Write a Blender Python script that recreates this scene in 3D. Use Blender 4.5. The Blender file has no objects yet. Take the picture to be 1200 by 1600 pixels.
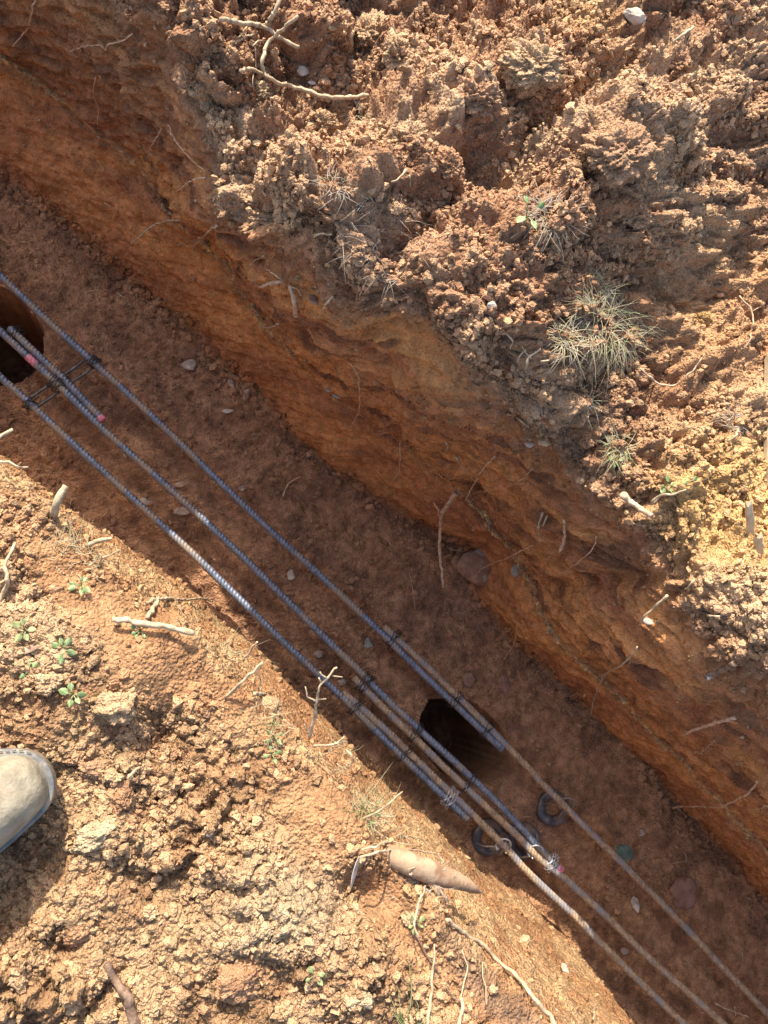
import bpy, math, random
import numpy as np
from mathutils import Vector, Matrix
random.seed(7); RNG = np.random.default_rng(11)
scene = bpy.context.scene
COL = scene.collection
# ------------------------------------------------------------------ camera
F = 1155.0; D = 0.58; CAMH = 0.77; TILT = math.radians(17)
dn = np.array([0.75, 0.66]); dn /= np.hypot(*dn)
d0 = np.array([0, 0, -1.]); dd = np.array([math.sin(TILT)*dn[0], math.sin(TILT)*dn[1], -math.cos(TILT)])
kk = np.cross(d0, dd); kk /= np.linalg.norm(kk)
KM = np.array([[0, -kk[2], kk[1]], [kk[2], 0, -kk[0]], [-kk[1], kk[0], 0]])
R = np.eye(3) + math.sin(TILT)*KM + (1-math.cos(TILT))*KM@KM
CAM = np.array([0, 0, CAMH])
cd = bpy.data.cameras.new('camera'); cam = bpy.data.objects.new('camera', cd); COL.objects.link(cam)
M4 = Matrix([list(map(float, r))+[0] for r in R]+[[0, 0, 0, 1]]); M4.translation = Vector(CAM)
cam.matrix_world = M4
cd.sensor_fit = 'VERTICAL'; cd.sensor_height = 36; cd.lens = 36*F/1600; cd.clip_start = 0.02; cd.clip_end = 100
scene.camera = cam
def ray(x, y): return R @ np.array([(x-600)/F, (800-y)/F, -1.])
def at(x, y, z):
    v = ray(x, y); return CAM + v*(z-CAM[2])/v[2]
Uv = np.array([1, -1, 0])/math.sqrt(2); Vv = np.array([1, 1, 0])/math.sqrt(2)
def uv(p): return float(p@Uv), float(p@Vv)
# ------------------------------------------------------------------ sun and sky
EL = math.radians(41); saz = np.array([-0.19, 0.98]); saz /= np.hypot(*saz)
S3 = np.array([saz[0]*math.cos(EL), saz[1]*math.cos(EL), math.sin(EL)])
sl = bpy.data.lights.new('sun', 'SUN'); sl.energy = 3.4; sl.angle = math.radians(0.5); sl.color = (1, .92, .79)
so = bpy.data.objects.new('sun', sl); COL.objects.link(so); so.location = (0, 0, 5)
so.rotation_euler = Vector(S3).to_track_quat('Z', 'Y').to_euler()
w = bpy.data.worlds.new('World'); scene.world = w; w.use_nodes = True
wn = w.node_tree; bg = wn.nodes['Background']
sk = wn.nodes.new('ShaderNodeTexSky'); sk.sky_type = 'NISHITA'; sk.sun_disc = False
sk.sun_elevation = EL; sk.sun_rotation = math.atan2(saz[0], saz[1])
sk.dust_density = 3.0; sk.ozone_density = .6
wn.links.new(sk.outputs[0], bg.inputs[0]); bg.inputs[1].default_value = 0.14
scene.view_settings.view_transform = 'Standard'; scene.view_settings.look = 'None'
scene.view_settings.exposure = 1.46; scene.view_settings.gamma = 1
# ------------------------------------------------------------------ noise
TAB = RNG.random(1 << 16)
def hsh(ix, iy, seed):
    h = (ix.astype(np.int64)*73856093) ^ (iy.astype(np.int64)*19349663) ^ (seed*83492791)
    h ^= h >> 13; h = (h*1274126177) & 0xffffffff; h ^= h >> 16
    return TAB[h & 0xffff]
def perlin(x, y, seed=0):
    ix = np.floor(x); iy = np.floor(y); fx = x-ix; fy = y-iy; r = 0
    sx = fx*fx*fx*(fx*(fx*6-15)+10); sy = fy*fy*fy*(fy*(fy*6-15)+10)
    for a in (0, 1):
        for b in (0, 1):
            t = hsh(ix+a, iy+b, seed)*2*math.pi
            g = np.cos(t)*(fx-a)+np.sin(t)*(fy-b)
            r = r + g*(sx if a else 1-sx)*(sy if b else 1-sy)
    return r*1.5
def fbm(x, y, seed=0, o=4, g=.5):
    r = 0; a = 1
    for i in range(o): r = r+a*perlin(x*2**i, y*2**i, seed+i*17); a *= g
    return r
def ridged(x, y, seed=0, o=4):
    r = 0; a = 1
    for i in range(o): r = r+a*(0.5-np.abs(perlin(x*2**i, y*2**i, seed+i*17))); a *= .55
    return r
def worley(x, y, seed=0):
    ix = np.floor(x); iy = np.floor(y); f1 = np.full(x.shape, 9.); f2 = f1.copy(); rid = np.zeros(x.shape)
    for a in (-1, 0, 1):
        for b in (-1, 0, 1):
            cx = ix+a; cy = iy+b
            dx = cx+hsh(cx, cy, seed)-x; dy = cy+hsh(cx, cy, seed+5)-y
            d = np.sqrt(dx*dx+dy*dy); m = d < f1
            f2 = np.where(m, f1, np.minimum(f2, d)); rid = np.where(m, hsh(cx, cy, seed+9), rid); f1 = np.where(m, d, f1)
    return f1, f2, rid
def clods(x, y, seed, cover=.6):       # rounded lumps standing out of a matrix
    wx = x+.28*perlin(x*1.3, y*1.3, seed+40)+.12*perlin(x*3.1, y*3.1, seed+42)
    wy = y+.28*perlin(x*1.3, y*1.3, seed+41)+.12*perlin(x*3.1, y*3.1, seed+43)
    f1, f2, rid = worley(wx, wy, seed)
    b = np.sqrt(np.clip((f2-f1)*1.6, 0, 1))
    k = np.clip((rid-(1-cover))/cover, 0, 1)
    return b*k, rid
# ------------------------------------------------------------------ terrain
def curve(pts, z):
    a = sorted(uv(at(x, y, z)) for x, y in pts); a = np.array(a)
    return lambda u: np.interp(u, a[:, 0], a[:, 1])
baseR = curve([(-250, 60), (-60, 215), (0, 275), (100, 345), (180, 425), (260, 480), (330, 545), (400, 610), (470, 695), (560, 760), (640, 815), (700, 840), (745, 925), (800, 1000), (900, 1085), (1000, 1185), (1100, 1295), (1200, 1410), (1400, 1650)], -D)
ledgeR = curve([(-200, -60), (0, 92), (100, 165), (190, 240), (270, 325), (340, 410), (430, 530), (520, 620), (640, 700), (730, 775), (800, 880), (830, 925), (880, 1010), (990, 1115), (1100, 1230), (1200, 1340), (1400, 1560)], -.43)
RIMPX = [(60, -250), (160, -130), (270, 0), (290, 60), (300, 110), (330, 190), (350, 260), (385, 290), (450, 350), (520, 390), (570, 440), (690, 480), (760, 550), (860, 600), (885, 640), (940, 690), (960, 735), (1030, 790), (1065, 860), (1070, 900), (1120, 955), (1165, 1010), (1200, 1040), (1300, 1130), (1500, 1330)]
rimL = curve([(-300, 460), (-60, 690), (0, 738), (60, 785), (110, 835), (170, 885), (240, 950), (330, 1030), (400, 1095), (470, 1165), (530, 1225), (590, 1310), (640, 1385), (700, 1455), (760, 1500), (830, 1560), (880, 1610), (1100, 1850)], 0)
baseL = curve([(-300, 530), (-60, 705), (0, 752), (100, 800), (200, 862), (300, 930), (400, 1020), (480, 1092), (560, 1170), (640, 1245), (720, 1322), (800, 1395), (870, 1450), (910, 1500), (960, 1560), (1010, 1620), (1200, 1850)], -D)
rimR0 = curve(RIMPX, 0.0)
RH = [(-1.6, .24), (-1.1, .24), (-1.0, .225), (-.94, .205), (-.9, .195), (-.87, .17), (-.84, .145), (-.80, .095), (-.76, .055), (-.69, -.01), (-.64, .0), (-.6, .035), (-.57, .05), (-.5, .02), (-.42, -.02), (-.36, -.01), (-.30, .05), (-.27, .055), (-.24, .07), (-.17, .05), (-.13, .085), (-.06, .085), (0, .055), (.04, .035), (.09, .0), (.15, -.02), (.20, -.012), (.25, .0), (.32, -.01), (.42, .05), (2.0, .05)]
rimH = lambda u: np.interp(u, [q[0] for q in RH], [q[1] for q in RH])
a = []
for x, y in RIMPX:
    z = 0
    for _ in range(5):
        p = at(x, y, z); z = float(rimH(uv(p)[0]))
    a.append(uv(p))
a = np.array(sorted(a)); rimR = lambda u: np.interp(u, a[:, 0], a[:, 1])

us = np.concatenate([-1.35-np.geomspace(.004, 1.2, 40)[::-1], np.arange(-1.35, 1.42, .0023), 1.42+np.geomspace(.004, 1.2, 40)])
NU = len(us)
tl = [(-2.2, 30, 'g'), ]  # segments built below
def seg(a, b, n): return [(1-t)*a+t*b for t in (np.arange(n)/n)]
U_ = us
cols = []; zone = []
def addseg(v0, z0, v1, z1, n, zid, ts=None):
    ts = np.arange(n)/n if ts is None else ts
    for t in ts: cols.append((v0+(v1-v0)*t, z0+(z1-z0)*t)); zone.append(zid)
o = np.ones(NU)
vRL, vBL, vBR, vLE, vRR, hR = rimL(U_), baseL(U_), baseR(U_), ledgeR(U_), rimR(U_), rimH(U_)
vBL = np.maximum(vBL, vRL+np.interp(U_, [-.25, 0.], [-.012, .012]))
g = 1-np.geomspace(1, .001, 40)
addseg(-2.6*o, .03*o, -.70*o, .03*o, 40, 0, (1-(1-np.arange(40)/40)**2.2*1.0))
nL = 300; addseg(-.70*o, .03*o, vRL-.05, .022*o, nL, 0)
addseg(vRL-.05, .022*o, vRL, 0*o, 24, 0)
addseg(vRL, 0*o, vBL, -D*o, 230, 1)
nf = 190; addseg(vBL, -D*o, vBR, -D*o, nf, 2)
addseg(vBR, -D*o, vLE, -.43*o, 75, 3)
# above the ledge: small step, then the upper wall
vst = vLE+.013
vmid = vLE+(vRR-.02-vLE)*.55
addseg(vLE, -.43*o, vst, -.425*o, 4, 3)
addseg(vst, -.425*o, vmid, -.2+0*o, 100, 3)
addseg(vmid, -.2+0*o, vRR-.012, hR-.05, 80, 3)
addseg(vRR-.012, hR-.05, vRR+.012, hR, 24, 4)
vR1 = vRR+.10
addseg(vRR+.012, hR, vR1, hR*.92+.002, 40, 4)
addseg(vR1, hR*.92+.002, 1.55+0*o, .4*hR+.01, 330, 4)
addseg(1.55+0*o, .4*hR+.01, 3.4+0*o, .02+0*o, 40, 4, (np.arange(41)/40)**2)
Vc = np.stack([c[0] for c in cols], 1); Zc = np.stack([c[1] for c in cols], 1); zone = np.array(zone); NV = Vc.shape[1]
Uc = np.repeat(us[:, None], NV, 1)
def smooth_t(A, n):
    k = np.ones(2*n+1)/(2*n+1); P = np.pad(A, ((0, 0), (n, n)), 'edge'); c = np.cumsum(np.pad(P, ((0, 0), (1, 0))), 1)
    return (c[:, 2*n+1:]-c[:, :-2*n-1])/(2*n+1)
def smooth_u(A, n): return smooth_t(A.T, n).T
Vs = smooth_t(Vc, 5); Zs = smooth_t(Zc, 5); Vs[:, :50] = Vc[:, :50]; Vs[:, -50:] = Vc[:, -50:]
# ledge stays crisp
Vc, Zc = Vs, Zs
Vc = smooth_u(Vc, 4); 
S = np.cumsum(np.pad(np.hypot(np.diff(Vc, axis=1), np.diff(Zc, axis=1)), ((0, 0), (1, 0))), 1)
k0 = int(np.argmax(zone == 2)); S = S-S[:, k0:k0+1]
S = smooth_u(S, 30)
def zm(z, n=8):
    m = np.zeros((1, NV)); m[0, np.isin(zone, z)] = 1
    m = smooth_t(m, n); return m
mBL, mSL, mFL, mWR, mBR = zm([0]), zm([1], 5), zm([2], 4), zm([3], 5), zm([4], 6)
P3 = lambda U, V, Z: np.stack([U*Uv[0]+V*Vv[0], U*Uv[1]+V*Vv[1], Z], -1)
P = P3(Uc, Vc, Zc)
def normals(P):
    du = np.gradient(P, axis=0); dv = np.gradient(P, axis=1); n = np.cross(du, dv); n /= np.linalg.norm(n, axis=2, keepdims=True)+1e-12; return n
N = smooth_u(smooth_t(normals(P).reshape(NU, -1)[:, 0::3], 6), 6), smooth_u(smooth_t(normals(P).reshape(NU, -1)[:, 1::3], 6), 6), smooth_u(smooth_t(normals(P).reshape(NU, -1)[:, 2::3], 6), 6)
N = np.stack(N, -1); N /= np.linalg.norm(N, axis=2, keepdims=True)
if N[NU//2, -60, 2] < 0: N = -N
x, y = Uc, S
# projected pixel of each point, used to shape mounds where the photograph has them
def topx(P):
    q = (P-CAM)@R; return 600+F*q[..., 0]/-q[..., 2], 800-F*q[..., 1]/-q[..., 2], -q[..., 2]
# ---- displacement
PX, PY, _ = topx(P)
def bump_(cx, cy, rx, ry): return np.exp(-((PX-cx)/rx)**2-((PY-cy)/ry)**2)
macro = fbm(x*5, y*5, 1, 3)
c1, r1 = clods(x*13, y*13, 3, .55); c2, r2 = clods(x*28, y*28, 4, .6); c3, r3 = clods(x*62, y*62, 5, .65); c4, r4 = clods(x*125, y*125, 6, .7)
fine = fbm(x*60, y*60, 8, 3, .6)
patch = np.clip(.5+1.3*fbm(x*4, y*4, 21, 2), 0, 1)      # rough where 1
def billow(x, y, seed, o=5, g=.6):
    r = 0; a = 1; wx = x+.25*perlin(x*1.7, y*1.7, seed+90); wy = y+.25*perlin(x*1.7, y*1.7, seed+91)
    for i in range(o): r = r+a*(np.abs(perlin(wx*2**i+i*3.1, wy*2**i-i*5.7, seed+i*13))-.28); a *= g
    return r
bigR = billow(x*9, y*9, 131, 3, .6); crR = billow(x*34, y*34, 141, 4, .68); crL = billow(x*44, y*44, 151, 4, .7)
holes = np.clip(perlin(x*17, y*17, 161)-.25, 0, 1)+.6*np.clip(perlin(x*37, y*37, 162)-.3, 0, 1)
patchL = np.clip(.42+2.0*fbm(x*6, y*6, 22, 3), 0, 1)
big1 = c1*(r1 > .72); big2 = c2*(r2 > .72)
dR = .020*macro+.036*bigR+.026*big1*patch+.013*big2+.019*crR*(.6+.5*patch)+.006*c3*(r3 > .5)+.003*c4*(r4 > .4)+.004*fine-.024*holes*(.3+.7*patch)+.006*ridged(x*9, y*9, 31, 3)
dL = .014*macro+.020*bigR*patchL+.016*big1*patchL+.008*big2*patchL+.0135*crL*(.35+.75*patchL)+.005*c3*(r3 > .5)*(.2+.8*patchL)+.0028*c4*(r4 > .5)+.0025*fine-.034*holes*(.15+.85*patchL)
dF = .012*fbm(x*8, y*8, 51, 4)+.0045*billow(x*30, y*30, 53, 4, .6)*patch+.0028*c3*(r3 > .6)+.0018*fine+.0012*c4+.002*c2*patch
ca, sa = math.cos(.52), math.sin(.52)
xs = x*ca+y*sa; ys = -x*sa+y*ca
streak = fbm(xs*14, ys*70, 61, 4, .6); streak2 = ridged(xs*9, ys*48, 66, 4)
up = np.clip((Zc+.45)/.03, 0, 1)                                  # above ledge
mid = np.exp(-((Uc+.0)/.75)**2)
dW = .010*fbm(x*6, y*6, 71, 3)+up*(.010*streak+.013*streak2*(.25+.9*patch))+(1-up)*(.0055*fbm(x*22, y*22, 75, 4)+.003*streak+.004*billow(x*25, y*25, 78, 3))+.0012*fine+.0045*c2*(r2 > .8)
top = np.clip((Zc-(hR[:, None]-.13-.05*fbm(x*5, y*0+1, 73, 3)))/.07, 0, 1)
dW = dW*(1-top)+top*(.014*macro+.03*bigR+.012*crR+.010*big2+.004*c3-.012*holes)
dS = .010*fbm(x*8, y*8, 81, 3)+.003*c2*(r2 > .5)+.0022*c3+.0018*c4+.0016*fine
topL = np.clip((Zc+.16)/.14, 0, 1); dS = dS*(1-topL)+topL*dL*.8
dE = rimL(Uc)-Vc; bare = np.clip(1-(dE-.035-.03*fbm(x*9, y*9, 311, 3)-.03*np.clip(bump_(790, 1525, 160, 70), 0, 1))/.03, 0, 1)*(dE > -.01)
dL = dL*(1-.72*bare)
disp = dR*mBR+dL*mBL+dF*mFL+dW*mWR+dS*mSL
disp = disp - .010*mBR - .006*mBL
# crack/undercut where the wall meets the floor
kb = int(np.argmax(zone == 3)); sb = S-S[:, kb:kb+1]
kq = int(np.argmin(np.abs(Zc[NU//2, kb:kb+200]+.43)))+kb; sq = S-S[:, kq:kq+1]; disp += mWR*(-.008*np.exp(-((sq+.008)/.004)**2)+.004*np.exp(-((sq-.002)/.004)**2))*np.clip(.6+.9*fbm(x*7, y*3, 92, 3), 0, 1)
disp += -.012*np.exp(-(sb/.012)**2)*np.clip(.4+1.8*fbm(x*5, y*3, 91, 3), 0, 1)
PX, PY, _ = topx(P)
def bump(cx, cy, rx, ry, h, rot=0, p=2.):
    dx, dy = PX-cx, PY-cy; c, s = math.cos(math.radians(rot)), math.sin(math.radians(rot))
    a = ((dx*c+dy*s)/rx)**2+((-dx*s+dy*c)/ry)**2
    return h*np.exp(-a**(p/2))
MB = [(965, 235, 90, 70, .055, 20, 3), (835, 120, 75, 55, .045, 0, 3), (700, 170, 60, 50, .035, 0, 3), (1040, 330, 60, 40, .02, 0, 3), (615, 120, 40, 60, .035, 0, 3), (520, 60, 60, 60, .03, 0, 3),
      (430, 190, 70, 55, .025, 0, 3), (560, 300, 110, 50, .03, 25, 3), (760, 440, 120, 60, .03, 25, 3), (930, 500, 70, 60, .035, 60, 3), (1120, 880, 70, 110, .03, -20, 3), (1120, 720, 90, 40, .02, 0, 2),
      (880, 320, 45, 35, .03, 0, 3), (780, 260, 60, 60, -.03, 0, 2), (1050, 440, 90, 60, -.03, 0, 2), (350, 80, 60, 60, .015, 0, 3), (1140, 130, 60, 120, -.02, 0, 2), (650, 330, 60, 30, -.02, 0, 2),
      (120, 1050, 130, 90, .02, 0, 2), (60, 1150, 60, 40, .012, 0, 3), (250, 1160, 30, 60, -.03, 10, 2), (420, 1440, 110, 80, .025, -20, 3), (150, 1290, 70, 45, .012, 0, 3), (90, 1400, 80, 60, .012, 0, 3),
      (90, 1550, 110, 60, .018, 0, 3), (560, 1290, 60, 60, .02, 0, 2), (570, 1400, 45, 40, -.03, 0, 3), (680, 1420, 30, 60, .02, -10, 3), (270, 1400, 120, 30, -.015, 20, 2), (560, 1530, 80, 60, .015, 0, 3), (640, 1350, 30, 25, -.015, 0, 3),
      (240, 1010, 40, 50, .015, 40, 3), (30, 1380, 60, 90, -.03, 0, 4)]
wb = np.clip(mBR+mBL+top*mWR, 0, 1)
lump = sum(bump(*m[:4], m[4]*(.7 if m[1] < 900 else 1), m[5], 2.2) for m in MB); disp += lump*wb
# overhanging bulge under the topsoil and hollow in the wall where the rock sits
disp += mWR*(bump(745, 880, 60, 42, -.03, 0, 4)+bump(950, 905, 105, 13, -.018, 0, 2)+bump(300, 330, 60, 40, .02, -30, 3)+bump(860, 960, 60, 50, .01, 0, 3)+bump(690, 560, 80, 26, -.012, 25, 3))
P = P+N*disp[..., None]
Sv, Su, tE = float(S3@Vv/math.cos(EL)), float(S3@Uv/math.cos(EL)), math.tan(EL)
jr = [j for j in range(NV) if zone[j] == 4 or (zone[j] == 3 and j > int(np.argmax(zone == 4))-14)]
wv = np.clip((Zc-(hR[:, None]-.16))/.12, 0, 1)*(mWR+mBR > .5)*np.clip(1-(Vc-vRR[:, None]-.10)/.45, 0, 1); wv[:, :k0] = 0
KG = np.exp(-(np.arange(-70, 71)/30.)**2); KG /= KG.sum()
for it in range(4):
    eff = np.full(NU, -9.)
    for j in jr:
        d = (P[:, j]@Vv-vRR)/Sv
        if d.min() > .6: break
        zz = np.interp(us+Su*d, us, P[:, j, 2]); eff = np.maximum(eff, zz-np.maximum(d, -.03)*tE)
    de = np.convolve(np.pad(hR-eff, 70, 'edge'), KG, 'valid'); P[..., 2] += de[:, None]*wv
    print('rim correction', float(de.mean()), float(np.abs(de).max()))
# ---- pier holes sunk in the floor
def inpoly(px_, py_, poly):
    ins = np.zeros(px_.shape, bool); n = len(poly)
    for i in range(n):
        x0, y0 = poly[i]; x1, y1 = poly[(i+1) % n]
        c = ((y0 > py_) != (y1 > py_)) & (px_ < (x1-x0)*(py_-y0)/((y1-y0)+1e-9)+x0); ins ^= c
    return ins
PXF, PYF, _ = topx(P3(Uc, Vc, np.full(Uc.shape, -D)))
wob = 2.2*fbm(x*30, y*30, 99, 3)
H1 = [(670, 1095), (708, 1091), (742, 1100), (776, 1130), (800, 1170), (800, 1202), (776, 1226), (738, 1230), (700, 1216), (674, 1184), (655, 1140)]
H2 = [(-120, 470), (-60, 440), (-10, 445), (25, 462), (50, 488), (66, 520), (66, 548), (52, 578), (20, 597), (-20, 600), (-70, 590), (-120, 540)]
fm = (mFL > .5)
hole = (inpoly(PXF+wob, PYF+wob, H1) | inpoly(PXF+wob, PYF-wob, H2)) & fm
hd = smooth_u(smooth_t(hole*.34, 1), 1)*(1+.0*x)
P[..., 2] -= hd
P[..., 2] -= hole*.02*fbm(x*20, y*20, 101, 3)
nrm_hole = hole
# ------------------------------------------------------------------ colours (albedo, linear)
def C(*c): return np.array(c)
def mixc(a, b, t): return a+(b-a)*t[..., None]
n1 = np.clip(.5+1.1*fbm(x*3.2, y*3.2, 201, 3), 0, 1); n2 = np.clip(.5+1.2*fbm(x*17, y*17, 203, 3), 0, 1); n3 = np.clip(.5+1.2*fbm(x*70, y*70, 205, 3), 0, 1)
dry, red, ylw, dark = C(.56, .375, .225), C(.345, .175, .095), C(.56, .345, .14), C(.21, .12, .070)
cBR = mixc(mixc(np.broadcast_to(red, P.shape), np.broadcast_to(dry, P.shape), np.clip(.9*n1+.55*n2-.40, 0, 1)), np.broadcast_to(C(.37, .215, .12), P.shape), .5*n3)
ory = np.clip(bump(1130, 480, 110, 170, 1, 0, 3), 0, 1); cBR = mixc(cBR, np.broadcast_to(C(.47, .25, .11), P.shape), .65*ory*(.6+.4*n2))
yel = np.clip(1.2*bump(1140, 790, 130, 120, 1, 0, 3), 0, 1)+.6*bump(920, 20, 60, 50, 1, 0, 2); cBR = mixc(cBR, np.broadcast_to(ylw, P.shape), np.clip(yel, 0, 1)*.85)
gry = np.clip(bump(600, 370, 90, 60, 1, 20, 2)+.7*bump(1150, 960, 70, 60, 1, 0, 2), 0, 1); cBR = mixc(cBR, np.broadcast_to(C(.44, .32, .215), P.shape), gry*.22)
cBL = mixc(mixc(np.broadcast_to(C(.24, .120, .058), P.shape), np.broadcast_to(C(.40, .262, .142), P.shape), np.clip(.2+.35*n1+.6*n2-.15+.35*c3, 0, 1)), np.broadcast_to(red, P.shape), .35*np.clip(2*n3-1, 0, 1))
rd = np.clip(bump(400, 1240, 130, 60, 1, 20, 2)+bump(100, 1460, 60, 50, 1, 0, 3)+bump(80, 1560, 90, 40, 1, 0, 3)+bump(300, 1330, 50, 50, 1, 0, 3), 0, 1); cBL = mixc(cBL, np.broadcast_to(C(.31, .17, .085), P.shape), .75*rd)
gl = np.clip(bump(430, 1420, 100, 70, 1, -20, 3)+bump(60, 1000, 80, 50, .6, 0, 2), 0, 1); cBL = mixc(cBL, np.broadcast_to(C(.36, .28, .18), P.shape), .7*gl)
cBL = mixc(cBL, np.broadcast_to(C(.36, .185, .088), P.shape), .75*bare)
slab = np.clip(1.5*bump(775, 1530, 130, 40, 1, 46, 4), 0, 1); cBL = mixc(cBL, np.broadcast_to(C(.23, .14, .085), P.shape), .85*slab)  # brown earth face with its grazing-light shade painted into the colour
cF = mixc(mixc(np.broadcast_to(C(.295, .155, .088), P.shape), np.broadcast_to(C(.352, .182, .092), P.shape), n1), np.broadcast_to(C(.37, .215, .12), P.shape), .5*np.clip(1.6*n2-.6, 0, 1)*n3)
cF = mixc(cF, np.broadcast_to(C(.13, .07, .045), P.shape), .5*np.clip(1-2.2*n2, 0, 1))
orange, deep = C(.51, .24, .088), C(.36, .158, .072)
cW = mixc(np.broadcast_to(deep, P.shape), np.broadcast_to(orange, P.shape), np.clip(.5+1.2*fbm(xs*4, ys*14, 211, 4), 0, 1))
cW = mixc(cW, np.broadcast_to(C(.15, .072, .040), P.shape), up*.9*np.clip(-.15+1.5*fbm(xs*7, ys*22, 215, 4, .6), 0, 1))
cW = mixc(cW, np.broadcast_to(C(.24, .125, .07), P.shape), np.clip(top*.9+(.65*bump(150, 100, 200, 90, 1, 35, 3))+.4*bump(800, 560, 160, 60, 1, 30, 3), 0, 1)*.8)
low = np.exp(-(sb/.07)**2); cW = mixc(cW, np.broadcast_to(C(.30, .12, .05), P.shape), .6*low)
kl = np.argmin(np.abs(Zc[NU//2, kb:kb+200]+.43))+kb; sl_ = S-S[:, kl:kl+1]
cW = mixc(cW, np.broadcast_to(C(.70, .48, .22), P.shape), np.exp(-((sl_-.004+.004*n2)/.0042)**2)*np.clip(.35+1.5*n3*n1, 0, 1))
cS = mixc(mixc(np.broadcast_to(C(.33, .17, .08), P.shape), np.broadcast_to(C(.39, .245, .125), P.shape), np.clip(n1*n2*2, 0, 1)), cF*1.15, np.clip((-Zc-.50)/.07, 0, 1)*.6)
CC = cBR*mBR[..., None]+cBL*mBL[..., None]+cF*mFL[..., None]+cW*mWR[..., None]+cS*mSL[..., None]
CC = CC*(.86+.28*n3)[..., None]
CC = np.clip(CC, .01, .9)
print('terrain', P.shape)
# ------------------------------------------------------------------ helpers for objects
def tag(o, label=None, cat=None, group=None, kind=None):
    if label: o['label'] = label
    if cat: o['category'] = cat
    if group: o['group'] = group
    if kind: o['kind'] = kind
    return o
def np_mesh(name, V, Fq, col=None, smooth=True):
    me = bpy.data.meshes.new(name); V = np.asarray(V, np.float32); Fq = np.asarray(Fq, np.int32); n = Fq.shape[1]
    me.vertices.add(len(V)); me.vertices.foreach_set('co', V.ravel())
    me.loops.add(Fq.size); me.loops.foreach_set('vertex_index', Fq.ravel())
    me.polygons.add(len(Fq)); me.polygons.foreach_set('loop_start', np.arange(0, Fq.size, n, dtype=np.int32))
    me.polygons.foreach_set('use_smooth', np.full(len(Fq), smooth))
    me.update(calc_edges=True)
    if col is not None:
        a = me.color_attributes.new('Col', 'FLOAT_COLOR', 'POINT')
        a.data.foreach_set('color', np.concatenate([col, np.ones((len(col), 1))], 1).astype(np.float32).ravel())
    return me
def link(name, me, m=None, parent=None):
    ob = bpy.data.objects.new(name, me); COL.objects.link(ob)
    if m is not None: me.materials.append(m)
    if parent is not None: ob.parent = parent
    return ob
class G:
    """gathers polygons of one mesh"""
    def __init__(s): s.v = []; s.f = []; s.n = 0
    def add(s, v, f):
        s.v.append(np.asarray(v, float)); s.f += [tuple(int(i)+s.n for i in q) for q in f]; s.n += len(v)
    def mesh(s, name, smooth=True, origin=None):
        me = bpy.data.meshes.new(name); V = np.concatenate(s.v)
        if origin is not None: V = V-np.asarray(origin)
        me.from_pydata(V.tolist(), [], s.f); me.polygons.foreach_set('use_smooth', [smooth]*len(me.polygons)); me.update(); return me
def empty(name, loc):
    e = bpy.data.objects.new(name, None); e.location = tuple(map(float, loc)); e.empty_display_size = .02; COL.objects.link(e); return e
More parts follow.
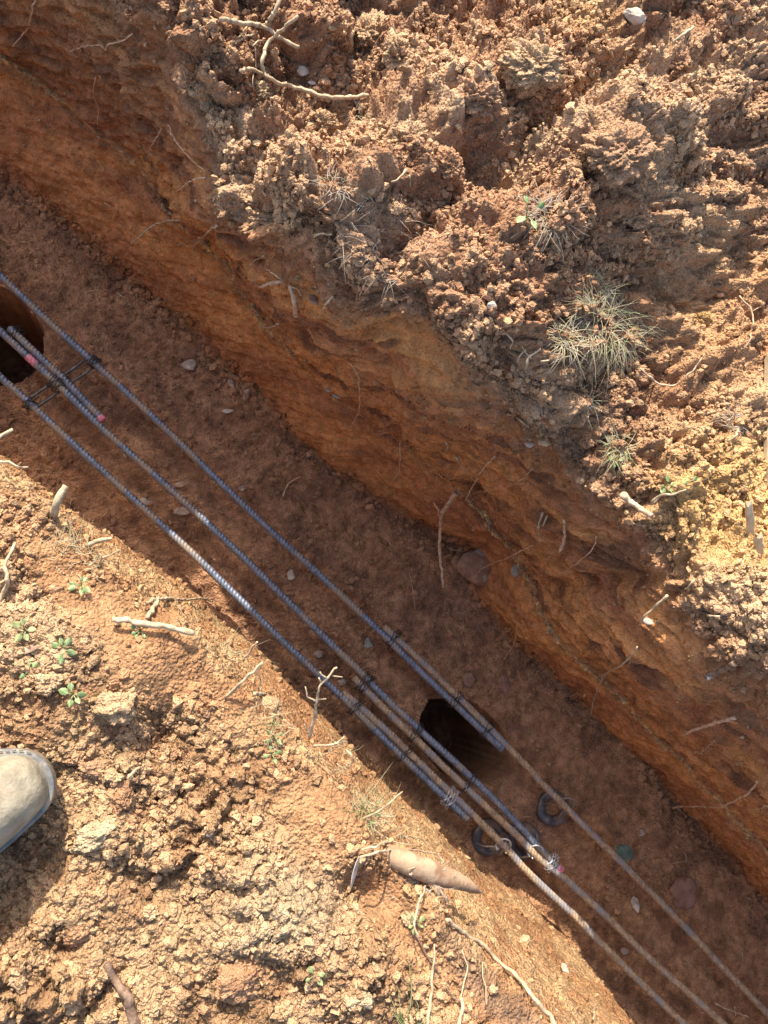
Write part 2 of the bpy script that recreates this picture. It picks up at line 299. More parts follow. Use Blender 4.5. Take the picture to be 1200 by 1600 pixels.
# ------------------------------------------------------------------ materials
def newmat(name):
    m = bpy.data.materials.new(name); m.use_nodes = True; return m, m.node_tree, m.node_tree.nodes['Principled BSDF']
def node(nt, t, **k):
    n = nt.nodes.new(t)
    for a, b in k.items():
        if a in n.inputs: n.inputs[a].default_value = b
        else: setattr(n, a, b)
    return n
def soil_mat(name, bs=.0016, grain=420., lump=140.):
    m, nt, p = newmat(name); L = nt.links.new
    at_ = node(nt, 'ShaderNodeVertexColor'); at_.layer_name = 'Col'
    ge = node(nt, 'ShaderNodeNewGeometry')
    n1 = node(nt, 'ShaderNodeTexNoise', Scale=grain, Detail=4., Roughness=.7); L(ge.outputs['Position'], n1.inputs['Vector'])
    n2 = node(nt, 'ShaderNodeTexNoise', Scale=lump, Detail=5., Roughness=.65); L(ge.outputs['Position'], n2.inputs['Vector'])
    n3 = node(nt, 'ShaderNodeTexNoise', Scale=38., Detail=3., Roughness=.6); L(ge.outputs['Position'], n3.inputs['Vector'])
    vo = node(nt, 'ShaderNodeTexVoronoi', Scale=grain*.8); L(ge.outputs['Position'], vo.inputs['Vector'])
    mr = node(nt, 'ShaderNodeMapRange'); mr.inputs[1].default_value = .3; mr.inputs[2].default_value = .7; mr.inputs[3].default_value = .68; mr.inputs[4].default_value = 1.32; L(n1.outputs[0], mr.inputs[0])
    mr2 = node(nt, 'ShaderNodeMapRange'); mr2.inputs[1].default_value = .3; mr2.inputs[2].default_value = .7; mr2.inputs[3].default_value = .8; mr2.inputs[4].default_value = 1.2; L(n3.outputs[0], mr2.inputs[0])
    mu = node(nt, 'ShaderNodeMath', operation='MULTIPLY'); L(mr.outputs[0], mu.inputs[0]); L(mr2.outputs[0], mu.inputs[1])
    vm = node(nt, 'ShaderNodeVectorMath', operation='SCALE'); L(at_.outputs[0], vm.inputs[0]); L(mu.outputs[0], vm.inputs['Scale'])
    # pale dry specks
    rp = node(nt, 'ShaderNodeValToRGB'); rp.color_ramp.elements[0].position = .64; rp.color_ramp.elements[1].position = .72; L(n2.outputs[0], rp.inputs[0])
    mx = node(nt, 'ShaderNodeMix', data_type='RGBA'); mx.inputs['B'].default_value = (.40, .28, .17, 1)
    fm_ = node(nt, 'ShaderNodeMath', operation='MULTIPLY'); fm_.inputs[1].default_value = .35; L(rp.outputs[0], fm_.inputs[0])
    L(fm_.outputs[0], mx.inputs['Factor']); L(vm.outputs[0], mx.inputs['A']); L(mx.outputs['Result'], p.inputs['Base Color'])
    p.inputs['Roughness'].default_value = .95; p.inputs['Specular IOR Level'].default_value = .12
    ad = node(nt, 'ShaderNodeMath', operation='MULTIPLY_ADD'); ad.inputs[1].default_value = .35; L(n1.outputs[0], ad.inputs[0]); L(n2.outputs[0], ad.inputs[2])
    ad2 = node(nt, 'ShaderNodeMath', operation='MULTIPLY_ADD'); ad2.inputs[1].default_value = -.3; L(vo.outputs['Distance'], ad2.inputs[0]); L(ad.outputs[0], ad2.inputs[2])
    v3 = node(nt, 'ShaderNodeTexVoronoi', Scale=lump*1.9); L(ge.outputs['Position'], v3.inputs['Vector'])
    ad3 = node(nt, 'ShaderNodeMath', operation='MULTIPLY_ADD'); ad3.inputs[1].default_value = -.7; L(v3.outputs['Distance'], ad3.inputs[0]); L(ad2.outputs[0], ad3.inputs[2]); ad2 = ad3
    b = node(nt, 'ShaderNodeBump', Strength=1.0, Distance=bs*3); L(ad2.outputs[0], b.inputs['Height']); L(b.outputs[0], p.inputs['Normal'])
    return m
M_bank = soil_mat('loose_soil', .0020); M_wall = soil_mat('cut_clay', .0011, 380, 90); M_floor = soil_mat('trench_earth', .0012); M_crumb = soil_mat('soil_crumbs', .0008, 500, 260)
def simple(name, c1, c2, scale=60., rough=.8, spec=.3, metal=0., bump=.0005, stretch=None, thr=(.4, .6), c3=None, s3=30.):
    m, nt, p = newmat(name); L = nt.links.new
    tc = node(nt, 'ShaderNodeTexCoord'); n = node(nt, 'ShaderNodeTexNoise', Scale=scale, Detail=5., Roughness=.65)
    L(tc.outputs['Object'], n.inputs['Vector'])
    r = node(nt, 'ShaderNodeValToRGB'); e = r.color_ramp.elements; e[0].position, e[1].position = thr; e[0].color = (*c1, 1); e[1].color = (*c2, 1)
    L(n.outputs[0], r.inputs[0]); out = r.outputs[0]
    if c3 is not None:
        n_ = node(nt, 'ShaderNodeTexNoise', Scale=s3, Detail=4., Roughness=.6); L(tc.outputs['Object'], n_.inputs['Vector'])
        r_ = node(nt, 'ShaderNodeValToRGB'); r_.color_ramp.elements[0].position = .52; r_.color_ramp.elements[1].position = .62; L(n_.outputs[0], r_.inputs[0])
        mx = node(nt, 'ShaderNodeMix', data_type='RGBA'); mx.inputs['B'].default_value = (*c3, 1); L(r_.outputs[0], mx.inputs['Factor']); L(out, mx.inputs['A']); out = mx.outputs['Result']
        if metal:
            mm = node(nt, 'ShaderNodeMath', operation='MULTIPLY_ADD'); mm.inputs[1].default_value = -metal; mm.inputs[2].default_value = metal; L(r_.outputs[0], mm.inputs[0]); L(mm.outputs[0], p.inputs['Metallic'])
    elif metal: p.inputs['Metallic'].default_value = metal
    L(out, p.inputs['Base Color']); p.inputs['Roughness'].default_value = rough; p.inputs['Specular IOR Level'].default_value = spec
    b = node(nt, 'ShaderNodeBump', Strength=.8, Distance=bump*3); L(n.outputs[0], b.inputs['Height']); L(b.outputs[0], p.inputs['Normal'])
    return m
M_blue = simple('blued_steel', (.115, .135, .18), (.20, .225, .285), 90, .55, .4, .3, .0002, c3=(.24, .195, .155), s3=17)
M_rust = simple('dusty_rusted_steel', (.25, .175, .12), (.42, .31, .20), 120, .75, .3, .2, .0003, c3=(.225, .21, .215), s3=18)
M_pink = simple('pink_marking_paint', (.50, .11, .18), (.60, .24, .28), 200, .6, .3, 0, .0002)
M_wireK = simple('black_tie_wire', (.015, .015, .018), (.05, .045, .045), 300, .5, .5, .5)
M_wireS = simple('bright_tie_wire', (.45, .45, .46), (.65, .62, .58), 300, .35, .5, .7)
M_plast = simple('dark_plastic', (.045, .05, .065), (.10, .085, .08), 60, .45, .5, 0, .0003, c3=(.17, .11, .075), s3=45)
M_twig = simple('pale_dry_twig', (.31, .22, .13), (.50, .39, .25), 130, .8, .25)
M_root = simple('brown_root', (.36, .23, .14), (.60, .43, .29), 130, .85, .2)
M_rootdk = simple('dark_root', (.11, .065, .045), (.24, .16, .11), 130, .85, .2)
M_taper = simple('peeling_root_bark', (.22, .125, .07), (.33, .215, .13), 55, .75, .3, 0, .0006, c3=(.36, .25, .155), s3=28)
M_grassD = simple('dry_grass', (.30, .25, .13), (.46, .41, .26), 60, .7, .3)
M_grassG = simple('green_grass', (.16, .19, .07), (.28, .30, .14), 60, .6, .3)
M_green = simple('green_leaf', (.12, .18, .06), (.26, .31, .14), 90, .45, .4)
M_leafB = simple('dead_leaf', (.25, .15, .10), (.46, .32, .22), 80, .7, .3)
M_leafP = simple('pale_dead_leaf', (.42, .32, .24), (.58, .48, .40), 80, .6, .35)
M_stone = simple('dull_stone', (.30, .22, .17), (.50, .41, .33), 50, .8, .3, 0, .0008)
M_stoneG = simple('grey_stone', (.20, .20, .17), (.42, .40, .34), 40, .7, .3, 0, .0008, c3=(.28, .15, .09), s3=20)
M_white = simple('white_stone', (.36, .30, .23), (.52, .46, .38), 50, .8, .3, 0, .0008)
M_wood = simple('split_timber', (.36, .26, .15), (.50, .38, .23), 40, .75, .3, 0, .0005)
M_fib = simple('matted_dead_roots', (.30, .24, .18), (.52, .44, .34), 90, .9, .2)
# boot
M_boot = simple('dusty_pale_leather', (.18, .15, .105), (.31, .275, .20), 45, .65, .3, 0, .0011, thr=(.35, .65), c3=(.22, .165, .11), s3=24)
M_welt = simple('boot_welt_rubber', (.10, .10, .10), (.20, .19, .16), 60, .7, .3, 0, .0004, c3=(.30, .23, .15), s3=40)
M_sole = simple('boot_sole_rubber', (.10, .08, .06), (.22, .16, .11), 60, .8, .3)
M_thread = simple('boot_stitching', (.10, .08, .06), (.16, .13, .10), 200, .8, .2)
M_cloth = simple('work_trousers', (.05, .06, .09), (.09, .10, .13), 90, .9, .1)
# ------------------------------------------------------------------ terrain objects
idx = np.arange(NU*NV).reshape(NU, NV)
Nn = normals(P)
flip = Nn[NU//2, NV-60, 2] < 0
FULLN = (-Nn if flip else Nn)
def piece(name, c0, c1, m, label=None):
    c1 = min(c1, NV-1); sub = P[:, c0:c1+1].reshape(-1, 3); w_ = c1-c0+1; I = np.arange(NU*w_).reshape(NU, w_)
    q = np.stack([I[:-1, :-1], I[:-1, 1:], I[1:, 1:], I[1:, :-1]], -1).reshape(-1, 4)
    if not flip: q = q[:, ::-1]
    # np: cross(du,dv) gives the winding (u then v)
    q = q[:, ::-1]
    me = np_mesh(name, sub, q, CC[:, c0:c1+1].reshape(-1, 3))
    ob = link(name, me, m); tag(ob, label, kind='structure'); return ob
z0 = [int(np.argmax(zone == k)) for k in range(5)]
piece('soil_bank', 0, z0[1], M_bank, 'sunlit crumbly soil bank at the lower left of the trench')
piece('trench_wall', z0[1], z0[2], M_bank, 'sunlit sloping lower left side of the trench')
piece('trench_floor', z0[2], z0[3], M_floor, 'shaded brown earth floor of the trench with two pier holes')
piece('trench_wall', z0[3], z0[4], M_wall, 'shaded orange clay side of the trench with scraped marks')
piece('soil_bank', z0[4], NV-1, M_bank, 'heaped cloddy red soil bank at the upper right of the trench')
# ------------------------------------------------------------------ depth lookup
BS = 4
def mkdepth():
    qx, qy, qz = topx(P); ok = (qz > .05)
    ix = np.floor(qx/BS).astype(int)+60; iy = np.floor(qy/BS).astype(int)+60; W_, H_ = 1200//BS+120, 1600//BS+120
    ok &= (ix >= 0) & (iy >= 0) & (ix < W_) & (iy < H_)
    Dm = np.full(W_*H_, 99.); np.minimum.at(Dm, (iy*W_+ix)[ok], qz[ok]); return Dm.reshape(H_, W_)
DM = mkdepth()
for _ in range(3):
    bad = DM > 50
    if not bad.any(): break
    s_ = np.stack([np.roll(DM, a_, b_) for a_, b_ in ((1, 0), (-1, 0), (1, 1), (-1, 1))]).min(0); DM = np.where(bad, s_, DM)
def depth(x_, y_):
    i = int(np.clip(y_//BS+60, 0, DM.shape[0]-1)); j = int(np.clip(x_//BS+60, 0, DM.shape[1]-1)); return float(DM[i, j])
def surf(x_, y_, lift=0.):
    """point of the ground seen at a pixel, raised by lift metres towards the lens"""
    d = depth(x_, y_)-lift; return CAM+ray(x_, y_)*d
# ------------------------------------------------------------------ tubes
def spline(pts, step):
    pts = np.asarray(pts, float); n = len(pts)
    if n < 3:
        k = max(2, int(np.linalg.norm(pts[1]-pts[0])/step)); t = np.linspace(0, 1, k+1)[:, None]; return pts[0]+(pts[1]-pts[0])*t
    q = np.vstack([2*pts[0]-pts[1], pts, 2*pts[-1]-pts[-2]]); out = []
    for i in range(1, n):
        a, b, c, d = q[i-1:i+3]; k = max(1, int(round(np.linalg.norm(c[:3]-b[:3])/step)))
        for t in np.arange(k)/k: out.append(.5*((2*b)+(c-a)*t+(2*a-5*b+4*c-d)*t*t+(3*b-a-3*c+d)*t**3))
    out.append(pts[-1]); return np.array(out)
def tube(g_, pts, r0, r1=None, n=7, step=.006, rough=.12, rib=None, cap=True):
    pts = spline(pts, step); r1 = r0 if r1 is None else r1; m = len(pts)
    T = np.gradient(pts, axis=0); T /= np.linalg.norm(T, axis=1, keepdims=True)+1e-12
    a = np.array([0, 0, 1.]) if abs(T[0, 2]) < .9 else np.array([1., 0, 0]); B = np.cross(T[0], a); B /= np.linalg.norm(B)
    ph = np.arange(n)*2*math.pi/n; vs = []; s = np.concatenate([[0], np.cumsum(np.linalg.norm(np.diff(pts, axis=0), axis=1))])
    for i in range(m):
        B = B-T[i]*(B@T[i]); B /= np.linalg.norm(B); Cc = np.cross(T[i], B)
        r = r0+(r1-r0)*i/max(1, m-1); rr = r*(1+rough*(RNG.random()-.5)*2)*np.ones(n) if rough else r*np.ones(n)
        if rib is not None: rr = rr+rib(s[i], ph)
        vs.append(pts[i]+rr[:, None]*(np.cos(ph)[:, None]*B+np.sin(ph)[:, None]*Cc))
    V = np.concatenate(vs); f = []
    for i in range(m-1):
        for j in range(n): k = (j+1) % n; f.append((i*n+j, i*n+k, (i+1)*n+k, (i+1)*n+j))
    if cap: f.append(tuple(range(n))[::-1]); f.append(tuple((m-1)*n+j for j in range(n)))
    g_.add(V, f); return pts
# ------------------------------------------------------------------ reinforcing bars
BR = .0055; PITCH = .0068
def ribf(s, ph):
    a = np.abs(np.sin(ph)); h = .0019*np.clip(np.cos(2*math.pi*(s/PITCH+.55*np.cos(ph)*np.sign(np.sin(ph)+1e-9))), 0, 1)**1.2*np.clip(a*1.8, 0, 1)
    return h+.0007*(a < .22)
BZ = -D+.062
def pxline(pts, z): return [at(x_, y_, z if len(p_) < 1 else z+p_[0]) for x_, y_, *p_ in pts]
def bar(pts, label, m, z=BZ, parts=()):
    P_ = pxline(pts, z); root = empty('reinforcing_bar', P_[0]); tag(root, label, 'steel bar', 'ribbed steel reinforcing bars laid along the trench')
    g_ = G(); tube(g_, P_, BR, BR, 16, .0013, 0, ribf); ob = link('ribbed_rod', g_.mesh('ribbed_rod', origin=P_[0]), m, root)
    for a_, b_, nm in parts:
        Q = pxline([a_, b_], z); d_ = (Q[1]-Q[0]); g_ = G(); tube(g_, Q, BR+.0012, BR+.0012, 16, .002, .04); link(nm, g_.mesh(nm, origin=P_[0]), M_pink, root)
    return P_
bar([(-120, 320), (-40, 392), (0, 430), (70, 497), (145, 565), (250, 662), (400, 808), (500, 899), (566, 961), (599, 992), (631, 1024), (668, 1060), (707, 1097), (751, 1139), (785, 1171)], 'long blue-grey bar nearest the orange wall, running in from the upper left', M_blue)
bar([(599, 979), (655, 1030), (712, 1085), (763, 1136), (820, 1194), (848, 1225), (878, 1255), (908, 1286), (985, 1362), (1062, 1440), (1125, 1507), (1197, 1582), (1290, 1685)], 'dusty brown bar nearest the orange wall, running out at the lower right', M_rust)
bar([(-120, 410), (-40, 483), (0, 517), (43, 557), (87, 598), (130, 640), (169, 678), (250, 750), (350, 842), (450, 940), (520, 1009), (560, 1047), (582, 1070), (614, 1102), (647, 1132), (668, 1152), (712, 1192), (734, 1213), (773, 1250), (811, 1290), (843, 1325), (874, 1357)], 'long blue-grey middle bar with pink paint at the left and at its lower end', M_blue, parts=[((43.5, 557.5), (57, 570), 'paint_mark'), ((871, 1353), (877, 1361), 'paint_mark')])
bar([(553, 1059), (571, 1078), (614, 1121), (653, 1158), (685, 1190), (720, 1223), (762, 1263), (811, 1309), (843, 1342), (880, 1370), (906, 1394), (955, 1439), (1012, 1495), (1075, 1551), (1130, 1600), (1230, 1690)], 'dusty brown middle bar lapped below the blue one, running out at the bottom', M_rust)
bar([(15, 513), (55, 551), (97, 590), (130, 624), (160, 655)], 'short blue-grey bar lapped on the middle bar at the far left, pink tip', M_blue, z=BZ+.002, parts=[((156, 651), (162, 657), 'paint_mark')])
bar([(-120, 482), (-40, 553), (0, 589), (43, 627), (93, 674), (200, 772), (290, 855), (340, 903), (440, 1000), (500, 1057), (540, 1095), (590, 1145), (640, 1194), (680, 1232), (730, 1280)], 'long blue-grey bar nearest the sunlit bank, lit white halfway along', M_blue)
bar([(535, 1082), (558, 1101), (603, 1141), (640, 1177), (680, 1216), (706, 1241), (738, 1272), (764, 1299), (790, 1324), (820, 1358), (867, 1403), (900, 1433), (937, 1472), (1000, 1535), (1065, 1597), (1160, 1690)], 'dusty brown bar nearest the sunlit bank, brightly sunlit near its lower end', M_rust)
# ------------------------------------------------------------------ tie wires
def coil(cx, cy, wpx, label, m, turns=3, wr=.0006, z=BZ, tail=True, ang=43, flat=.0072):
    c = at(cx, cy, z); half = wpx/909/2; ax = (at(cx+10, cy+10*math.tan(math.radians(ang)), z)-c); ax /= np.linalg.norm(ax); ac = np.cross([0, 0, 1.], ax); pts = []
    for k in range(turns*16+1):
        t = k/16*2*math.pi; s_ = (k/(turns*16)-.5)*.011*(turns/3)
        pts.append(c+ax*(s_+.0016*math.sin(k*1.7+cx))+ac*math.cos(t)*(half+.0012*math.sin(k*.9))+np.array([0, 0, 1.])*math.sin(t)*flat)
    if tail:
        e = pts[-1]
        for k in range(1, 5):
            a_ = k*1.15; pts.append(c+np.array([0, 0, .0115+.0016*k*.5])+ax*(.003*math.cos(a_)+.001*k)+ac*(.0035*math.sin(a_)+.0005*k))
    root = c; g_ = G(); tube(g_, pts, wr, wr, 6, .002, .05)
    ob = link('tie_wire', g_.mesh('tie_wire', origin=c), m); ob.location = tuple(c); tag(ob, label, 'tie wire', 'wires tying the lapped bars'); return ob
coil(24, 522, 30, 'black twisted wire around the pair of middle bars at the far left edge', M_wireK, 4)
coil(92, 597, 32, 'black wire knot at the crossing tie on the middle bars', M_wireK, 6)
coil(146, 566, 18, 'black wire where the crossing tie meets the bar nearest the wall', M_wireK, 4)
coil(46, 632, 18, 'black wire where the crossing tie meets the bar nearest the sunlit bank', M_wireK, 4)
coil(615, 997, 31, 'uppermost black wire on the lapped pair nearest the wall', M_wireK)
coil(712, 1094, 31, 'black wire on the pair nearest the wall, above the square hole', M_wireK)
coil(760, 1141, 31, 'black wire on the pair nearest the wall, right of the hole', M_wireK)
coil(570, 1067, 34, 'black wire at the start of the middle lapped pair', M_wireK, 5)
coil(650, 1145, 34, 'wire on the middle pair at the left rim of the hole', M_wireK)
coil(733, 1223, 34, 'wire on the middle pair just below the hole', M_wireK)
coil(556, 1104, 30, 'black wire at the start of the lapped pair nearest the sunlit bank', M_wireK)
coil(632, 1178, 30, 'thin wire on the pair nearest the sunlit bank, left of the hole', M_wireK, 2)
coil(703, 1246, 32, 'bright frayed wire on the pair nearest the sunlit bank', M_wireS, 5)
coil(862, 1347, 30, 'bright wire just before the pink bar end', M_wireS, 4)
# crossing stirrup of thin rods at the left
g_ = G(); zc = BZ-.010
A0, A1, B1, B0 = at(43, 625, zc), at(140, 559, zc), at(153, 569, zc-.004), at(56, 637, zc-.004)
loop = [A0, (A0+A1)/2, A1, (A1+B1)/2+(A1-A0)*.06, B1, (B0+B1)/2, B0, (A0+B0)/2-(A1-A0)*.06, A0]
tube(g_, loop, .0022, .0022, 8, .004, .03)
ob = link('stirrup', g_.mesh('stirrup', origin=A0), simple('dark_thin_rod', (.03, .028, .03), (.10, .09, .09), 80, .35, .6, .6)); ob.location = tuple(A0); tag(ob, 'thin dark wire stirrup crossing under the three bars at the left', 'stirrup')
# ------------------------------------------------------------------ bar chairs
def chair(cx, cy, bx, by, label, wm):
    c = at(cx, cy, -D+.006); top_ = at(bx, by, BZ-.008); root = empty('bar_chair', c); tag(root, label, 'bar chair', 'round plastic-footed wire chairs under the bars')
    g_ = G(); n = 40; prof = [(.0145, .000), (.016, .003), (.023, .0075), (.0315, .006), (.033, .000), (.030, -.002), (.023, -.002)]; V = []
    for i in range(n):
        t = 2*math.pi*i/n; wv = 1+.03*math.sin(3*t+cx)
        for r_, z_ in prof: V.append(c+np.array([math.cos(t)*r_*wv, math.sin(t)*r_*wv, z_+.0012*math.sin(5*t)]))
    m_ = len(prof); f = [(i*m_+j, ((i+1) % n)*m_+j, ((i+1) % n)*m_+(j+1) % m_, i*m_+(j+1) % m_) for i in range(n) for j in range(m_)]
    g_.add(V, f); link('plastic_base', g_.mesh('plastic_base', origin=c), M_plast, root)
    for k in range(4):
        t = .5+k*math.pi/2+cx*.01; g2 = G(); b_ = c+np.array([math.cos(t)*.027, math.sin(t)*.027, .004]); tt = top_+np.array([math.cos(t)*.009, math.sin(t)*.009, 0])
        tube(g2, [b_, b_*.55+tt*.45+np.array([math.cos(t)*.004, math.sin(t)*.004, .004]), tt, tt+np.array([math.cos(t)*.003, math.sin(t)*.003, .012])], .0016, .0016, 7, .004, .03); link('wire_leg', g2.mesh('wire_leg', origin=c), wm, root)
    g3 = G(); pts = []
    for k in range(26):
        a_ = math.pi*1.35*k/25-.5; pts.append(top_+np.array([math.cos(a_)*.0125, math.sin(a_)*.0125, .010+.006*math.sin(a_*1.5)]))
    tube(g3, pts, .0016, .0016, 7, .002, .02); link('wire_saddle', g3.mesh('wire_saddle', origin=c), wm, root)
M_dkw = simple('dull_chair_wire', (.14, .13, .13), (.25, .22, .2), 100, .45, .4, .5)
chair(864, 1262, 882, 1256, 'dark round bar chair under the bar nearest the orange wall', M_dkw)
chair(818, 1314, 834, 1330, 'dark round bar chair under the middle bars near the pink bar end', M_wireS)
chair(764, 1308, 784, 1320, 'dark round bar chair under the bars nearest the sunlit bank', M_wireS)
# ------------------------------------------------------------------ rounded solid lumps
def icos(sub):
    import bmesh
    bm = bmesh.new(); bmesh.ops.create_icosphere(bm, subdivisions=sub, radius=1); v = np.array([x_.co[:] for x_ in bm.verts]); f = np.array([[q.index for q in p.verts] for p in bm.faces]); bm.free(); return v, f
IV = {k: icos(k) for k in (1, 2, 4, 5, 6)}
def noise3(v, sc, seed):
    return (perlin(v[:, 0]*sc+7.3, v[:, 1]*sc-3.1+v[:, 2]*sc*.7, seed)+perlin(v[:, 1]*sc+1.7, v[:, 2]*sc+9.2-v[:, 0]*sc*.6, seed+3)+perlin(v[:, 2]*sc-4.4, v[:, 0]*sc+2.8+v[:, 1]*sc*.5, seed+6))/1.7
def lumpmesh(name, c, rx, ry, rz, rot, seed, rough=.2, sub=5, col=None, facet=.25):
    v, f = IV[sub]; v = v.copy(); rs = np.random.default_rng(seed)
    if facet:
        for _ in range(9):
            d = rs.normal(size=3); d /= np.linalg.norm(d); k = v@d; lim = 1-facet*rs.random()-.08; v -= np.clip(k-lim, 0, None)[:, None]*d*.85
    r = 1+rough*noise3(v, 1.6, seed)+rough*.6*noise3(v, 4.5, seed+1)+rough*.35*noise3(v, 11, seed+2)+rough*.2*noise3(v, 26, seed+4)
    v = v*r[:, None]*np.array([rx, ry, rz]); c_, s_ = math.cos(rot), math.sin(rot); v = v@np.array([[c_, s_, 0], [-s_, c_, 0], [0, 0, 1]])
    cc = None
    if col is not None: nn = .5+.7*noise3(v/max(rx, ry), 3, seed+8); cc = np.clip(np.asarray(col)*(.8+.4*nn)[:, None], .01, .9)
    return np_mesh(name, v, f, cc)
def pxm(x_, y_): return F/depth(x_, y_)
def clod(x_, y_, rpx, label, col, asp=(1, .8, .65), rot=0, seed=0, sink=.3, rough=.22, name='soil_clod', cat='soil clod', m=None, group=None, sub=5, facet=.25):
    p = surf(x_, y_); r = rpx/pxm(x_, y_); me = lumpmesh(name, p, r*asp[0], r*asp[1], r*asp[2], math.radians(rot), seed, rough, sub, col if m is None else None, facet)
    ob = link(name, me, m or M_crumb); ob.location = tuple(p+np.array([0, 0, r*asp[2]*(1-2*sink)])); tag(ob, label, cat, group); return ob
cD, cR_, cB, cP, cY = (.44, .285, .16), (.36, .195, .105), (.36, .21, .12), (.44, .32, .19), (.48, .31, .13)
gR, gL = 'large soil clods on the far bank', 'soil clods on the near bank'
for x_, y_, r_, lb, cl, asp, rot in [
    (965, 240, 50, 'largest brown clod on the upper right bank with a ragged shadow below', cB, (1, .8, .6), 30),
    (835, 105, 46, 'pale-topped clod near the top, left of the white stone', cD, (1, .75, .6), 10),
    (905, 68, 20, 'small round red-brown clod beside the orange crumbs at the top', cR_, (1, .9, .8), 0),
    (622, 85, 27, 'tall knobbly tan clod right of the forked dead branch', cD, (.75, 1, .8), 10),
    (575, 55, 30, 'tan clod above the curved end of the dead branch', cD, (.8, 1, .7), -20),
    (745, 155, 34, 'brown clod left of the pale-topped clod', cB, (1, .8, .7), 0),
    (885, 350, 27, 'smooth red-brown clod right of the clover plant', cR_, (.9, 1, .8), 0),
    (640, 215, 26, 'tan crumbly clod below the right tip of the dead branch', cD, (1, .8, .7), 20),
    (505, 195, 22, 'lumpy clod standing just under the dead branch', cD, (1, .8, .8), 0),
    (400, 150, 30, 'crusty pale clod at the left of the forked branch', cP, (1.2, .8, .6), 0),
    (700, 260, 26, 'dark red clod in the middle of the far bank', cR_, (.8, 1, .7), 0),
    (1100, 498, 13, 'small orange clod on the smooth orange soil at the right', cY, (1.1, .7, .7), 0),
    (1000, 340, 22, 'brown clod just under the largest clod', cB, (1.1, .8, .6), -15),
    (1060, 105, 24, 'dark clod near the top right corner stick', cB, (.8, 1, .8), 0)]:
    clod(x_, y_, r_, lb, cl, asp, rot, int(x_+y_), .48, .42, group=gR, facet=.12, sub=6)
for x_, y_, r_, lb, cl, asp, rot in [
    (152, 1306, 32, 'flat pale wedge-shaped clod right of the boot', cP, (1.25, .6, .45), 28),
    (147, 1202, 20, 'brown angular clod just above and right of the boot toe', cB, (1.1, .7, .6), 0),
    (190, 1245, 24, 'round red-brown clod right of the boot', cR_, (.8, 1, .7), 0),
    (78, 1065, 20, 'round tan clod among the green seedlings', cD, (1, .9, .8), 0),
    (180, 1105, 32, 'big crusty clod at the centre of the near bank', cD, (1, .8, .7), 0),
    (370, 1530, 40, 'broad smooth clod at the bottom of the near bank', cR_, (1, .75, .5), 35),
    (232, 1425, 13, 'small square clod with a dark pocket beneath', cD, (1, .8, .7), 0),
    (122, 1455, 22, 'reddish block casting a square shadow at the lower left', cR_, (.9, .9, .6), 15),
    (18, 1500, 11, 'small pale lump at the lower left edge by the shadow', cP, (1, .8, .7), 0),
    (420, 1105, 20, 'tan lump near the edge below the leaning twigs', cD, (1, .8, .6), 0),
    (640, 1437, 13, 'pale lump below the tapered root', cP, (1, .9, .8), 0),
    (820, 1468, 8, 'small clod alone on the sunlit slope', cP, (1, .9, .7), 0),
    (560, 1560, 22, 'tan lump at the bottom beside the seedling', cP, (1, .8, .6), 0)]:
    clod(x_, y_, r_, lb, cl, asp, rot, int(x_+y_), .44, .36, group=gL, facet=.22)
